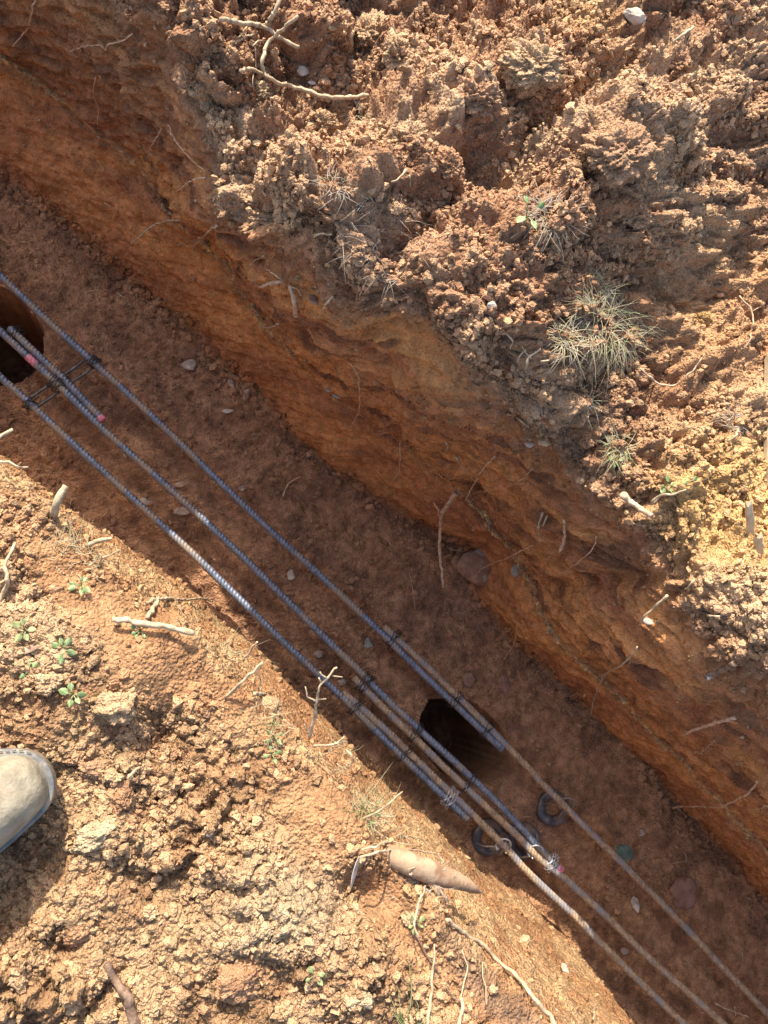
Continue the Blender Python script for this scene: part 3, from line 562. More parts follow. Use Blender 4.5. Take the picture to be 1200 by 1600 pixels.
# stones
for x_, y_, r_, lb, m_, asp, rot in [
    (748, 888, 36, 'rounded brown rock bedded in a hollow of the orange wall', simple('brown_rock', (.2, .11, .07), (.32, .18, .11), 50, .8, .3, 0, .0008, c3=(.3, .29, .25), s3=26), (1, .85, .5), 0),
    (805, 893, 9, 'small grey-green stone set in the wall right of the rounded rock', M_stoneG, (.8, 1.2, .6), 0),
    (825, 692, 10, 'pale grey pebble in the upper wall, left one of two', M_stone, (1, .8, .7), -20),
    (849, 691, 11, 'tan pebble in the upper wall, right one of two', simple('tan_stone', (.42, .27, .14), (.56, .38, .2), 50), (1, .75, .7), 0),
    (990, 28, 15, 'white lumpy stone near the top edge of the far bank', M_white, (1.2, .7, .7), -30),
    (517, 195, 12, 'pointed pale stone chip below the dead branch', M_stone, (.55, 1.2, .5), -25),
    (473, 113, 9, 'small white chip between branch and clods', M_white, (1, .9, .7), 0),
    (768, 478, 8, 'pale round pebble left of the dry grass tuft', M_white, (1, .9, .8), 0),
    (295, 570, 10, 'grey speckled stone on the trench floor right of the upper bar', M_stone, (1.1, .9, .5), 0),
    (225, 785, 9, 'flat pale stone between the two lower bars', M_stone, (1.2, .8, .4), 0),
    (283, 800, 9, 'flat brown stone touching the middle bar', M_stone, (1.3, .8, .4), 0),
    (535, 1065, 7, 'small stone between bars near the lap', M_stone, (1, .9, .6), 0),
    (455, 898, 8, 'reddish stone chip on the floor between the upper and middle bars', M_stone, (.8, 1.1, .4), 0),
    (575, 1005, 9, 'lilac-grey stone left of the lap on the upper bar', M_stoneG, (.9, 1, .6), 0),
    (497, 1022, 7, 'wedge-shaped stone left of the middle bar', M_stone, (1.1, .8, .5), 0),
    (732, 1062, 11, 'dull red rounded stone right of the upper lapped bars', simple('red_stone', (.22, .11, .08), (.3, .16, .11), 60), (1, 1.1, .4), 0),
    (787, 1068, 11, 'dull red oval stone farther right of the lapped bars', simple('red_oval_stone', (.2, .1, .07), (.29, .15, .10), 60), (.8, 1.3, .4), 0),
    (972, 1335, 17, 'dull green flat stone half under the brown bar', simple('green_stone', (.07, .11, .09), (.13, .17, .13), 60), (1, .9, .35), 0),
    (1068, 1395, 24, 'large flat reddish slab in the floor at the lower right', simple('slab_earth', (.2, .1, .07), (.28, .15, .1), 60), (1, 1, .25), 0),
    (975, 1485, 7, 'small tan stone between the brown bars near the bottom', M_stone, (1, .8, .6), 0),
    (1000, 1300, 7, 'small dark stone beside the brown bar', M_stone, (1, .8, .6), 0),
    (328, 1302, 6, 'white pebble in the middle of the near bank', M_white, (1.1, .9, .8), 0),
    (178, 1600, 9, 'pale bit of stone at the bottom edge of the near bank', M_stone, (1, .8, .6), 0)]:
    clod(x_, y_, r_, lb, None, asp, rot, int(x_*2+y_), .3, .14, 'stone', 'stone', m_, None, 4, .14 if r_ > 20 else .3)
# ------------------------------------------------------------------ countless crumbs
def scatter(name, weights, n, rmin, rmax, pw, label, pale, seed, sub=1, sinkf=.3, bm_=0):
    rs = np.random.default_rng(seed); W_ = weights.ravel().copy(); qx, qy, qz = topx(P); vis = ((qx > -60) & (qx < 1260) & (qy > -60) & (qy < 1660)).ravel(); W_ *= vis; W_ /= W_.sum()
    cs = np.cumsum(W_); id_ = np.searchsorted(cs, rs.random(n)); id_ = np.clip(id_, 0, W_.size-1)
    c = P.reshape(-1, 3)[id_]; nn = FULLN.reshape(-1, 3)[id_]; col = CC.reshape(-1, 3)[id_]
    r = rmin*(rmax/rmin)**(rs.random(n)**pw); v, f = IV[sub]; k = len(v)
    V = np.repeat(v[None], n, 0); V = V*(1+.30*rs.normal(size=(n, k, 1)).clip(-1.3, 1.3)); V *= (.65+.7*rs.random((n, 1, 3)))
    q = rs.normal(size=(n, 4)); q /= np.linalg.norm(q, axis=1, keepdims=True); w_, x_, y_, z_ = q.T
    RM = np.stack([1-2*(y_*y_+z_*z_), 2*(x_*y_-z_*w_), 2*(x_*z_+y_*w_), 2*(x_*y_+z_*w_), 1-2*(x_*x_+z_*z_), 2*(y_*z_-x_*w_), 2*(x_*z_-y_*w_), 2*(y_*z_+x_*w_), 1-2*(x_*x_+y_*y_)], -1).reshape(n, 3, 3)
    V = np.einsum('nij,nkj->nki', RM, V)*r[:, None, None]+(c+nn*(r*sinkf)[:, None])[:, None]
    Ff = (f[None]+(np.arange(n)*k)[:, None, None]).reshape(-1, 3)
    t = rs.random((n, 1))**1.3*pale; cc = col*(1-t)+np.array([.45, .295, .165])*t; cc *= (.8+.4*rs.random((n, 1))); cc = np.repeat(cc[:, None], k, 1).reshape(-1, 3)
    ob = link(name, np_mesh(name, V.reshape(-1, 3), Ff, np.clip(cc, .01, .9), False), M_crumb); tag(ob, label, kind='stuff'); return ob
area = np.linalg.norm(np.cross(np.gradient(P3(Uc, Vc, Zc), axis=0), np.gradient(P3(Uc, Vc, Zc), axis=1)), axis=2)
nh = 1-nrm_hole
clR = np.clip(.16+2.2*np.clip(fbm(x*11, y*11, 301, 4, .6), -.1, 1), .04, 2)*np.clip(1-1.2*ory, .15, 1); clL = np.clip(1-.9*bare, .06, 1)*np.clip(.08+2.4*np.clip(fbm(x*10, y*10, 302, 4, .6)-.02, -.1, 1), .04, 2)*np.clip(1-.9*rd, .1, 1)
scatter('soil_crumbs', area*mBR*clR*np.ones_like(x), 70000, .0008, .0052, 2.3, 'countless soil crumbs on the far bank', .75, 1)
scatter('soil_crumbs', area*mBL*clL*np.ones_like(x), 60000, .0008, .0048, 2.5, 'countless soil crumbs on the near bank', .8, 2)
scatter('soil_crumbs', area*(mFL*nh*(.4+patch)+.35*mSL), 12000, .0009, .0060, 3.2, 'countless crumbs lying on the trench floor and sunlit slope', .3, 3)
foot = np.exp(-((sb+.004)/.016)**2)*nh
scatter('soil_crumbs', area*foot*(.15+n1)*(n2+.1), 5200, .0010, .0085, 3.0, 'crumbs and small clods fallen along the foot of the orange wall', .25, 6)
edge = np.exp(-((sl_-.002)/.005)**2)*(mWR > .3)*n1
scatter('soil_crumbs', area*(edge*2.2+.012*mWR+.06*mWR*top), 6500, .0008, .0034, 1.8, 'crumbs resting along the ledge of the orange wall', 1.0, 4)
# ------------------------------------------------------------------ sticks, roots
def stick(name, label, cat, branches, m, lift=.004, group=None, n=7, wig=.0012, knots=0):
    """branches: (points, r0, r1); a point is (px, py) on the ground, or (px, py, z) at a world height"""
    g_ = G(); org = None
    for pts, r0, r1 in branches:
        r0 *= .8; r1 *= .75; W3 = []
        for i, q in enumerate(pts):
            w3 = at(*q) if len(q) == 3 else surf(q[0], q[1], lift+r0)
            W3.append(w3)
        W3 = np.array(W3)
        # sparse smoothing of heights so that the stick spans the hollows
        if len(pts) > 2 and all(len(q) == 2 for q in pts):
            for _ in range(1):
                dpt = [float((w3-CAM)@(R@np.array([0, 0, -1.]))) for w3 in W3]
                ds = dpt[:]
                for i in range(1, len(ds)-1): ds[i] = min(dpt[i], .5*dpt[i]+.25*(dpt[i-1]+dpt[i+1]))
                W3 = np.array([CAM+ray(q[0], q[1])*d_ for q, d_ in zip(pts, ds)])
        if org is None: org = W3[0]
        sp = spline(W3, .007)
        if len(sp) > 3: sp[1:-1] += RNG.normal(size=(len(sp)-2, 3))*wig*.5
        tube(g_, sp, r0, r1, n, .0035, .2)
        for k in range(knots):
            i = RNG.integers(1, len(sp)-1); v, f = IV[1]; rr = (r0+(r1-r0)*i/len(sp))*1.45; g_.add(v*rr+sp[i], f)
    ob = link(name, g_.mesh(name, origin=org), m); ob.location = tuple(map(float, org)); tag(ob, label, cat, group); return ob
# the forked dead branch at the top
br = empty('dead_branch', surf(460, 120)); tag(br, 'forked pale dead branch lying on the clods at the top of the far bank', 'branch')
def sub_(nm, br_list, m, lift): 
    o = stick(nm, None, None, br_list, m, lift, knots=5); o.location = tuple(np.array(o.location)-np.array(br.location)); o.parent = br
sub_('main_stem', [([(344, 31), (380, 36), (412, 42), (440, 60), (468, 74)], .0036, .0028)], M_twig, .02)
sub_('side_stem', [([(440, -12), (432, 12), (421, 30), (412, 40)], .0030, .0030)], M_twig, .022)
sub_('curved_stem', [([(466, 24), (449, 39), (430, 57), (417, 70), (411, 90), (412, 112), (424, 124), (446, 133), (470, 139), (500, 149), (530, 153), (575, 150)], .0024, .0034)], M_twig, .028)
sub_('side_stem', [([(376, 110), (392, 107), (410, 116), (424, 124)], .0022, .0026)], M_twig, .022)
sub_('twig', [([(360, 68), (378, 62), (392, 55), (404, 57)], .0013, .0009), ([(368, 60), (380, 50), (386, 42)], .0012, .0012), ([(395, 72), (405, 64), (420, 66)], .0011, .0007), ([(398, 73), (400, 100), (395, 130), (398, 145)], .0008, .0006)], M_twig, .014)
S_ = stick
gB = 'dead sticks lying on the near bank'; gW = 'fine roots sticking out of the orange wall'
r_ = [
 ('long brown split root hanging down the wall above the brown rock', [([(712, 770), (700, 788), (690, 805), (688, 830), (687, 860), (690, 890), (692, 918)], .0050, .0032), ([(678, 785), (684, 795), (686, 806)], .0018, .0024)], M_root, .022),
 ('thin straight pale root above the long hanging root', [([(773, 713), (752, 736), (740, 757), (727, 783)], .0018, .0012)], M_root, .02),
 ('thin root dangling left of the long hanging root', [([(625, 692), (625, 722), (622, 742), (612, 752)], .0014, .0009)], M_root, .012),
 ('very fine curved root right of the straight pale root', [([(832, 733), (815, 750), (795, 760), (765, 765), (735, 772)], .0009, .0006)], M_root, .008),
 ('forked root fibre crossing the rounded rock', [([(832, 852), (812, 862), (790, 873), (770, 880), (752, 890), (737, 908)], .0015, .0009)], M_root, .03),
 ('small twisted pale root left of the rounded rock', [([(702, 857), (715, 861), (730, 860)], .0016, .0010), ([(716, 858), (722, 864)], .001, .0006)], M_twig, .014),
 ('peeling pale root pair below the upper wall', [([(848, 800), (843, 818), (841, 825)], .0026, .0018), ([(855, 806), (848, 822)], .002, .0014), ([(841, 824), (844, 848)], .0008, .0005)], M_twig, .014),
 ('curled pale bark strip in a dark pocket of the wall', [([(881, 812), (883, 836), (877, 856), (874, 862)], .0022, .0034)], M_root, .016),
 ('long fine root arcing down the wall left of the yellow clod', [([(932, 838), (925, 858), (905, 878), (870, 902)], .0011, .0007)], M_root, .012),
 ('short pale crooked root below the wavy ledge at the right', [([(1043, 930), (1030, 942), (1017, 955), (1005, 965), (998, 977)], .0022, .0014)], M_twig, .02),
 ('thin forked root in the middle of the lower right wall', [([(996, 1010), (985, 1025), (970, 1040), (948, 1052), (938, 1065), (930, 1085), (923, 1115)], .0017, .0012), ([(948, 1052), (935, 1058), (927, 1064)], .0009, .0006)], M_twig, .02),
 ('grey root lying across the lower right wall', [([(1148, 1122), (1125, 1127), (1098, 1136), (1080, 1142), (1065, 1149)], .0028, .0020)], M_root, .014),
 ('small hooked pale root under the grey root', [([(1117, 1157), (1105, 1168), (1095, 1177), (1087, 1174), (1085, 1178)], .0012, .0009)], M_twig, .012),
 ('long curved root on the wall at the right edge', [([(1183, 1220), (1172, 1237), (1150, 1250), (1120, 1261), (1090, 1260), (1050, 1262)], .0022, .0014)], M_root, .012),
 ('thin root at the right edge below the long curved root', [([(1215, 1252), (1190, 1263), (1160, 1267)], .0014, .001)], M_root, .008),
 ('tiny pale root chip on the right wall', [([(1075, 1272), (1091, 1280)], .0018, .001)], M_twig, .006),
 ('white-ended cut root in the shaded edge at the right', [([(1148, 1037), (1130, 1046), (1103, 1058)], .0048, .0042)], M_rootdk, .022),
 ('pale root stub sticking from the edge above the cut root', [([(1105, 962), (1118, 963), (1125, 963)], .0018, .0012)], M_twig, .014),
 ('small forked twig hanging from the rim at the right', [([(1085, 905), (1078, 915), (1070, 920)], .0016, .001)], M_twig, .014),
 ('thick pale root stub under the rim by the green sprout', [([(972, 772), (985, 785), (1002, 796), (1018, 806)], .0060, .0040)], M_root, .02),
 ('curled thin root under the rim at the left', [([(204, 381), (220, 368), (240, 352), (262, 345), (282, 344)], .0022, .0018)], M_twig, .016),
 ('branching pale rootlet in the wall below the far bank', [([(340, 352), (328, 360), (315, 372), (300, 385), (282, 380), (277, 384)], .0018, .001), ([(300, 385), (302, 398)], .0012, .0008), ([(312, 374), (296, 378)], .001, .0006)], M_twig, .014),
 ('hanging brown root loop in the upper wall', [([(462, 492), (460, 470), (455, 452), (445, 440), (425, 443), (405, 448), (398, 437)], .0042, .0013), ([(452, 448), (465, 452), (470, 462)], .0012, .0008), ([(445, 440), (430, 430), (415, 420)], .001, .0006)], M_root, .016),
 ('short pale straw right of the hanging root loop', [([(521, 462), (510, 474), (503, 490)], .0014, .001)], M_twig, .012),
 ('small pale root above the hanging loop', [([(414, 400), (400, 406), (390, 416)], .0012, .0008)], M_twig, .01),
 ('flat pale root scrap below the hanging loop', [([(436, 505), (420, 512), (405, 511)], .0018, .0011)], M_twig, .01),
 ('long thin dangling root in the centre of the upper wall', [([(548, 568), (560, 590), (562, 620), (560, 645), (545, 672)], .0013, .0009)], M_root, .012),
 ('thin root along the upper left wall face', [([(150, 120), (146, 148), (153, 170), (152, 195)], .0013, .0009)], M_root, .01),
 ('curved root at the top left wall', [([(57, -10), (50, 20), (42, 45), (20, 73)], .0020, .0012)], M_root, .012),
 ('jagged root near the top of the left wall', [([(110, 80), (135, 72), (160, 72), (165, 78)], .0014, .001), ([(165, 78), (170, 70), (190, 64), (208, 52)], .0016, .001)], M_root, .01),
 ('straight root fibre reaching down to the wall shelf', [([(262, 195), (275, 220), (295, 245), (320, 268)], .0014, .0009)], M_root, .01),
 ('bent root fibre on the wall shelf', [([(322, 277), (300, 281), (285, 292), (272, 304)], .0011, .0008)], M_root, .01),
 ('thin dark root curling at the left wall', [([(256, 188), (248, 210), (238, 225), (230, 248)], .0011, .0008)], M_root, .01),
 ('small straw chip on the left wall', [([(163, 317), (175, 325)], .0014, .001)], M_twig, .006),
 ('straw chip below the two pebbles', [([(808, 652), (826, 667)], .0020, .0012)], M_twig, .01),
 ('pale folded root tip hanging in the middle wall', [([(697, 690), (700, 700), (694, 708)], .0022, .0016)], M_twig, .012),
 ('pale pointed root tip right of the folded one', [([(712, 712), (722, 728), (728, 735)], .0026, .001)], M_twig, .012),
 ('fine root at the foot of the right wall', [([(808, 976), (805, 998), (798, 1015), (787, 1030)], .0010, .0007)], M_root, .01),
 ('thin fibre on the floor under the long hanging root', [([(640, 895), (645, 925), (648, 952)], .0007, .0005)], M_root, .004),
]
for lb, bl, m_, lf in r_: S_('root', lb, 'root', bl, m_, lf, gW)
f_ = [
 ('pale curled root scrap on the floor between bar and wall', [([(470, 745), (455, 752), (448, 760), (442, 776)], .0022, .0016)], M_root, .003),
 ('thin pale straw on the floor near the top left', [([(183, 457), (195, 467), (205, 479)], .0012, .0008)], M_twig, .003),
 ('short bent straw near the foot of the wall at the left', [([(247, 464), (243, 475), (234, 484)], .0012, .0008)], M_twig, .003),
 ('flat straw above the upper bar at the left', [([(160, 453), (145, 454), (130, 457)], .0014, .0008)], M_twig, .003),
 ('tiny white chip beside the middle bar', [([(193, 709), (198, 717)], .0016, .0012)], M_twig, .003),
 ('fine hair root looped on the floor at the lower right', [([(1055, 1322), (1070, 1335), (1072, 1345), (1050, 1349)], .0007, .0005)], M_root, .003),
 ('thin pale straw on the floor at the lower right', [([(1160, 1487), (1160, 1505), (1155, 1518)], .0010, .0007)], M_twig, .003),
 ('branched brown twig lying on the floor at the lower right corner', [([(1118, 1568), (1135, 1577), (1155, 1583), (1170, 1590)], .0024, .0014), ([(1148, 1572), (1149, 1588)], .001, .0008)], M_root, .004)]
for lb, bl, m_, lf in f_: S_('root_scrap', lb, 'root scrap', bl, m_, lf, 'root scraps on the trench floor')
b_ = [
 ('stubby grey-brown stick poking over the trench at the left edge of the bank', [([(84, 803, .0), (90, 786, .012), (95, 772, .016), (103, 759, .018)], .0052, .0040)], M_twig, 0),
 ('pale stick tip at the left image edge above the trench', [([(-14, 690, .02), (3, 680, .02), (20, 671, .02)], .0026, .0020)], M_twig, 0),
 ('knobbly white twig poking in at the left edge', [([(-16, 718, .01), (5, 721, .012), (25, 727, .014), (44, 730, .014)], .0018, .0012), ([(28, 728, .014), (33, 722, .018)], .0008, .0006)], M_twig, 0),
 ('short pale stick jutting over the trench, thicker one', [([(136, 852, .0), (155, 845, .012), (175, 841, .014)], .0036, .0026)], M_twig, 0),
 ('thin branched twig jutting beside the thicker short stick', [([(152, 885, .0), (160, 873, .01), (172, 867, .014), (188, 859, .016)], .0014, .0009), ([(160, 873, .01), (157, 866, .014), (147, 880, .004)], .0010, .0007)], M_twig, 0),
 ('tiny upright twig between the two left sticks', [([(111, 821, .0), (117, 809, .014)], .0013, .0008), ([(124, 834, .0), (127, 822, .014)], .001, .0006)], M_twig, 0),
 ('bent root arm reaching right over the sunlit slope', [([(222, 946), (240, 938), (260, 935), (290, 937), (315, 935), (332, 940)], .0024, .0018)], M_twig, .02),
 ('short thick root piece under the bent root arm', [([(246, 939), (240, 950), (230, 965)], .0032, .0028)], M_twig, .008),
 ('thick pale stick with broken ends lying on the near bank', [([(175, 966), (205, 972), (240, 976), (275, 982), (303, 990)], .0034, .0040)], M_twig, .012),
 ('straight thin stick leaning over the slope with its shadow beside it', [([(352, 1090, .004), (380, 1063, .02), (411, 1035, .03)], .0019, .0022)], M_twig, 0),
 ('reddish thin stick just above the straight one', [([(380, 1033, -.06), (392, 1017, -.045), (402, 1003, -.03)], .0017, .0014)], M_root, 0),
 ('thin upright brown stem right of the straight stick', [([(407, 1080), (405, 1062), (404, 1046)], .0011, .0013)], M_rootdk, .012),
 ('small pale chip on the slope by the thin stem', [([(398, 1084), (415, 1085)], .0026, .0022)], M_twig, .004),
 ('wavy long root at the left edge of the near bank', [([(-6, 950), (5, 925), (12, 905), (6, 888), (16, 862), (24, 848)], .0028, .0018)], M_twig, .006),
 ('dark weathered stick half buried at the bottom left', [([(168, 1508), (178, 1530), (192, 1550), (204, 1575), (212, 1605)], .0042, .0060)], M_rootdk, .004),
 ('pale stick end at the top of the near bank near the boot', [([(199, 1217), (210, 1206), (220, 1199)], .0016, .0012)], M_twig, .006),
 ('long pale stem at the bottom centre', [([(668, 1604), (673, 1560), (676, 1520), (679, 1475)], .0026, .0012)], M_twig, .008),
 ('short white stem beside the long one at the bottom', [([(716, 1608), (722, 1575), (720, 1560)], .0026, .0022), ([(720, 1560), (727, 1530), (730, 1510), (722, 1485)], .001, .0008)], M_twig, .008),
 ('fine upright stalk on the dark slab at the bottom', [([(760, 1570), (757, 1540), (754, 1503)], .0009, .0007)], M_twig, .006),
 ('long tan root curving along the edge to the bottom', [([(698, 1438), (720, 1454), (750, 1474), (780, 1502), (810, 1528), (835, 1560), (858, 1588), (872, 1610)], .0022, .0032)], M_twig, .004),
 ('tiny pale stem at the foot of the slope at the bottom', [([(927, 1592), (930, 1572), (932, 1568)], .0018, .0014)], M_twig, .008),
 ('straight straw right of the dry grass near the slope', [([(565, 1280, .01), (595, 1265, .02), (629, 1237, .03)], .0012, .0009)], M_twig, 0),
 ('looping fine root over the tapered root', [([(562, 1340), (600, 1330), (640, 1328), (680, 1334), (692, 1345), (685, 1355), (670, 1362), (640, 1366)], .0014, .0010)], M_root, .03),
 ('brown stalk hanging down from the tapered root', [([(680, 1354), (668, 1376), (658, 1402), (650, 1425), (648, 1450), (655, 1465)], .0020, .0012)], M_root, .02),
 ('arched pale straw above the tapered root', [([(565, 1328), (600, 1318), (630, 1308), (655, 1310), (672, 1320)], .0016, .0010)], M_twig, .016),
 ('thin dark crack-like root crawling along the bottom bank', [([(650, 1460), (665, 1490), (680, 1510), (700, 1545), (725, 1575), (750, 1592)], .0012, .0010)], M_rootdk, .003),
]
for lb, bl, m_, lf in b_: S_('stick', lb, 'stick', bl, m_, lf, gB)
S_('dead_twig', 'branched pale twig standing over the lowest bars', 'twig', [
   ([(483, 1152, .0), (492, 1120, .02), (494, 1096, .035), (502, 1070, .05), (512, 1058, .055), (521, 1046, .06), (527, 1043, .06)], .0020, .0013),
   ([(494, 1096, .035), (482, 1088, .04), (477, 1073, .045)], .0012, .0008), ([(512, 1060, .055), (502, 1054, .058), (500, 1050, .06)], .0012, .0009),
   ([(494, 1093, .035), (510, 1092, .04)], .0010, .0007), ([(519, 1056, .055), (535, 1058, .056)], .0010, .0008), ([(503, 1068, .05), (498, 1059, .055)], .0014, .001), ([(485, 1150, 0.), (475, 1131, .012)], .001, .0007)], M_twig, 0)
S_('dead_twig', 'small branched twig at the bank edge below the standing one', 'twig', [
   ([(489, 1166, .0), (512, 1164, .015), (528, 1160, .02), (538, 1151, .025)], .0016, .0010), ([(528, 1161, .02), (540, 1158, .02)], .0011, .0008), ([(526, 1161, .02), (535, 1168, .018)], .001, .0007), ([(540, 1172, .01), (549, 1178, .014), (550, 1190, .01), (544, 1200, .004)], .0014, .0009)], M_twig, 0)
S_('dead_twig', 'thin forked twig on the smooth soil near the right edge', 'twig', [([(1155, 462), (1175, 485), (1178, 500), (1172, 530), (1160, 548)], .0016, .0010), ([(1176, 486), (1190, 478)], .001, .0007)], M_twig, .008)
S_('dead_twig', 'long wavy root lying on the orange soil at the right', 'twig', [([(1000, 575), (1030, 598), (1055, 602), (1075, 585), (1092, 568), (1096, 560)], .0016, .0013)], M_root, .008)
S_('dead_twig', 'forked pale twig by the green sprout on the rim', 'twig', [([(1018, 786), (1032, 775), (1050, 772), (1072, 765)], .0024, .0014), ([(1032, 775), (1020, 788)], .0012, .0008)], M_twig, .016)
S_('dead_twig', 'pale diagonal stick near the top right', 'twig', [([(1083, 42), (1065, 56), (1050, 68)], .0022, .0018), ([(1037, 70), (1030, 82)], .0018, .0014)], M_twig, .012)
S_('dead_twig', 'short twig on the yellow soil near the right edge', 'twig', [([(1152, 672), (1148, 682), (1137, 690)], .0022, .0016)], M_twig, .008)
S_('dead_twig', 'pale straw bits in the middle of the far bank', 'twig', [([(634, 265), (625, 278), (611, 284)], .0016, .0010), ([(640, 275), (641, 292)], .001, .0008)], M_twig, .006)
S_('dead_twig', 'cluster of pale rootlets on the rim left of the dry grass', 'twig', [([(822, 546), (812, 556), (808, 566)], .0014, .001), ([(822, 575), (826, 560), (845, 545)], .0022, .0010), ([(845, 565), (858, 563)], .0016, .001), ([(790, 520), (800, 530), (797, 545)], .001, .0008), ([(815, 540), (822, 552), (830, 560)], .001, .0008)], M_twig, .014)
S_('dead_twig', 'curved straw scrap on the left part of the far bank', 'twig', [([(492, 368), (505, 365), (519, 366)], .0016, .0012)], M_twig, .008)
# tapered root
tr = empty('tapered_root', surf(600, 1330)); tag(tr, 'thick tapered peeling root jutting out of the near bank onto the sunlit slope', 'root')
g_ = G(); W3 = [at(592, 1322, -.01), at(622, 1341, .0), at(652, 1353, .0), at(690, 1369, -.012), at(722, 1380, -.03), at(752, 1394, -.05)]
sp = spline(W3, .004); nseg = len(sp)
for i in range(2): pass
rad = np.interp(np.linspace(0, 1, nseg), [0, .12, .35, .6, .85, .97, 1], [.008, .0105, .0115, .0095, .0060, .0028, .0010])
T_ = np.gradient(sp, axis=0); T_ /= np.linalg.norm(T_, axis=1, keepdims=True); V = []; nn_ = 20
for i in range(nseg):
    b1 = np.cross(T_[i], [0, 0, 1.]); b1 /= np.linalg.norm(b1); b2 = np.cross(T_[i], b1)
    for j in range(nn_):
        a_ = 2*math.pi*j/nn_; rr = rad[i]*(1+.06*math.sin(a_*3+i*.2)+.05*(RNG.random()-.5)+.0*i); V.append(sp[i]+rr*(math.cos(a_)*b1+math.sin(a_)*b2))
fq = [(i*nn_+j, i*nn_+(j+1) % nn_, (i+1)*nn_+(j+1) % nn_, (i+1)*nn_+j) for i in range(nseg-1) for j in range(nn_)]+[tuple(range(nn_)), tuple((nseg-1)*nn_+j for j in range(nn_))[::-1]]
g_.add(V, fq); o_ = link('root_body', g_.mesh('root_body', origin=tr.location), M_taper, tr)
g_ = G()
for k in range(4):
    i = 4+int(k*(nseg-14)/4); p_ = sp[i]+np.array([0, 0, 1.])*rad[i]*.9; a_ = RNG.random()*6
    tube(g_, [p_, p_+np.array([math.cos(a_)*.004, math.sin(a_)*.004, .002]), p_+np.array([math.cos(a_)*.009, math.sin(a_)*.009, .003])], .0008, .0004, 5, .002)
link('bark_shreds', g_.mesh('bark_shreds', origin=tr.location), M_twig, tr)
# white cut end of the severed root
g_ = G(); tube(g_, [surf(1110, 1055, .0275), surf(1103, 1058.5, .0275)], .0040, .0038, 12, .003, .02); o_ = link('severed_root_tip', g_.mesh('severed_root_tip', origin=surf(1103, 1058)), M_white)
par = [o for o in bpy.data.objects if o.get('label', '').startswith('white-ended cut root')][0]
o_.name = 'cut_end'; o_.parent = par; o_.location = tuple(surf(1103, 1058)-np.array(par.location))
# ------------------------------------------------------------------ leaves
def leaf_geom(g_, c, d, nrm, L_, W_, curl=.2, n=7):
    d = np.asarray(d, float); d /= np.linalg.norm(d); nrm = np.asarray(nrm, float); nrm = nrm-d*(nrm@d); nrm /= np.linalg.norm(nrm)+1e-9; s_ = np.cross(nrm, d); V = []
    for top__ in (0, 1):
        for i in range(n+1):
            t = i/n; w_ = W_*.5*math.sin(math.pi*t**.8)**.8+.0002
            for k in (-1, 0, 1):
                V.append(c+d*(t-.5)*L_+s_*k*w_+nrm*(curl*L_*(t-.5)**2*2+abs(k)*w_*.35*(1 if curl > 0 else .5)-(0 if k else .0002)+top__*.00035))
    o = 3*(n+1); f = []
    for i in range(n):
        for k in (0, 1):
            a_ = i*3+k; f.append((a_, a_+1, a_+4, a_+3)); f.append((o+a_, o+a_+3, o+a_+4, o+a_+1))
        f.append((i*3, i*3+3, o+i*3+3, o+i*3)); f.append((i*3+2, o+i*3+2, o+i*3+5, i*3+5))
    g_.add(V, f)
def leaf(x_, y_, Lpx, Wpx, ang, label, m, lift=.004, curl=.25, nrm=None, tilt=.2):
    c = surf(x_, y_, lift); s_ = pxm(x_, y_); a_ = math.radians(ang); d = R@np.array([math.cos(a_), -math.sin(a_), 0]); d[2] += tilt*.5
    g_ = G(); leaf_geom(g_, c, d, nrm if nrm is not None else (RNG.normal()*.2, RNG.normal()*.2, 1), Lpx/s_, Wpx/s_, curl)
    ob = link('dead_leaf', g_.mesh('dead_leaf', origin=c), m); ob.location = tuple(c); tag(ob, label, 'leaf', 'dead leaves in the trench')
leaf(384, 617, 20, 10, 110, 'pointed brown leaf on the floor by the foot of the wall', M_leafB)
leaf(361, 600, 16, 9, 60, 'folded pinkish leaf beside the pointed brown leaf', M_leafB)
leaf(356, 643, 20, 8, 0, 'flat tan leaf below the two leaves at the wall foot', M_leafP)
leaf(283, 757, 24, 8, -10, 'greyish curled leaf between the upper and middle bars', M_leafB)
leaf(378, 763, 9, 13, 80, 'small curled leaf touching the upper bar', M_leafB)
leaf(992, 1412, 26, 13, 75, 'grey dry leaf on the floor between the two brown bars', M_stone)
leaf(552, 1363, 50, 13, 105, 'long pale shiny leaf leaning in a pocket of the near bank', M_leafP, .016, .1, (.7, .4, .6))
leaf(882, 1514, 22, 10, 65, 'small white folded leaf on the sunlit slope', M_leafP, .006)
leaf(640, 1345, 8, 5, 0, 'tiny flake on the tapered root', M_leafP, .02)
leaf(45, 1016, 48, 9, -18, 'long curled brown leaf on the near bank at the left', M_leafB, .008, .1)
leaf(512, 610, 9, 6, 40, 'tiny pinkish flake on the orange wall', M_leafP, .003)
leaf(526, 620, 15, 5, 25, 'tiny lilac flake on the orange wall', M_leafP, .003)
leaf(490, 470, 22, 14, 60, 'brown flake of bark in the upper wall', M_leafB, .006)
leaf(1012, 971, 16, 10, 20, 'pale flake hanging by the crooked root', M_leafP, .012)
leaf(488, 190-60, 14, 5, 15, 'thin pale chip lying below the branch fork', M_leafP, .006)
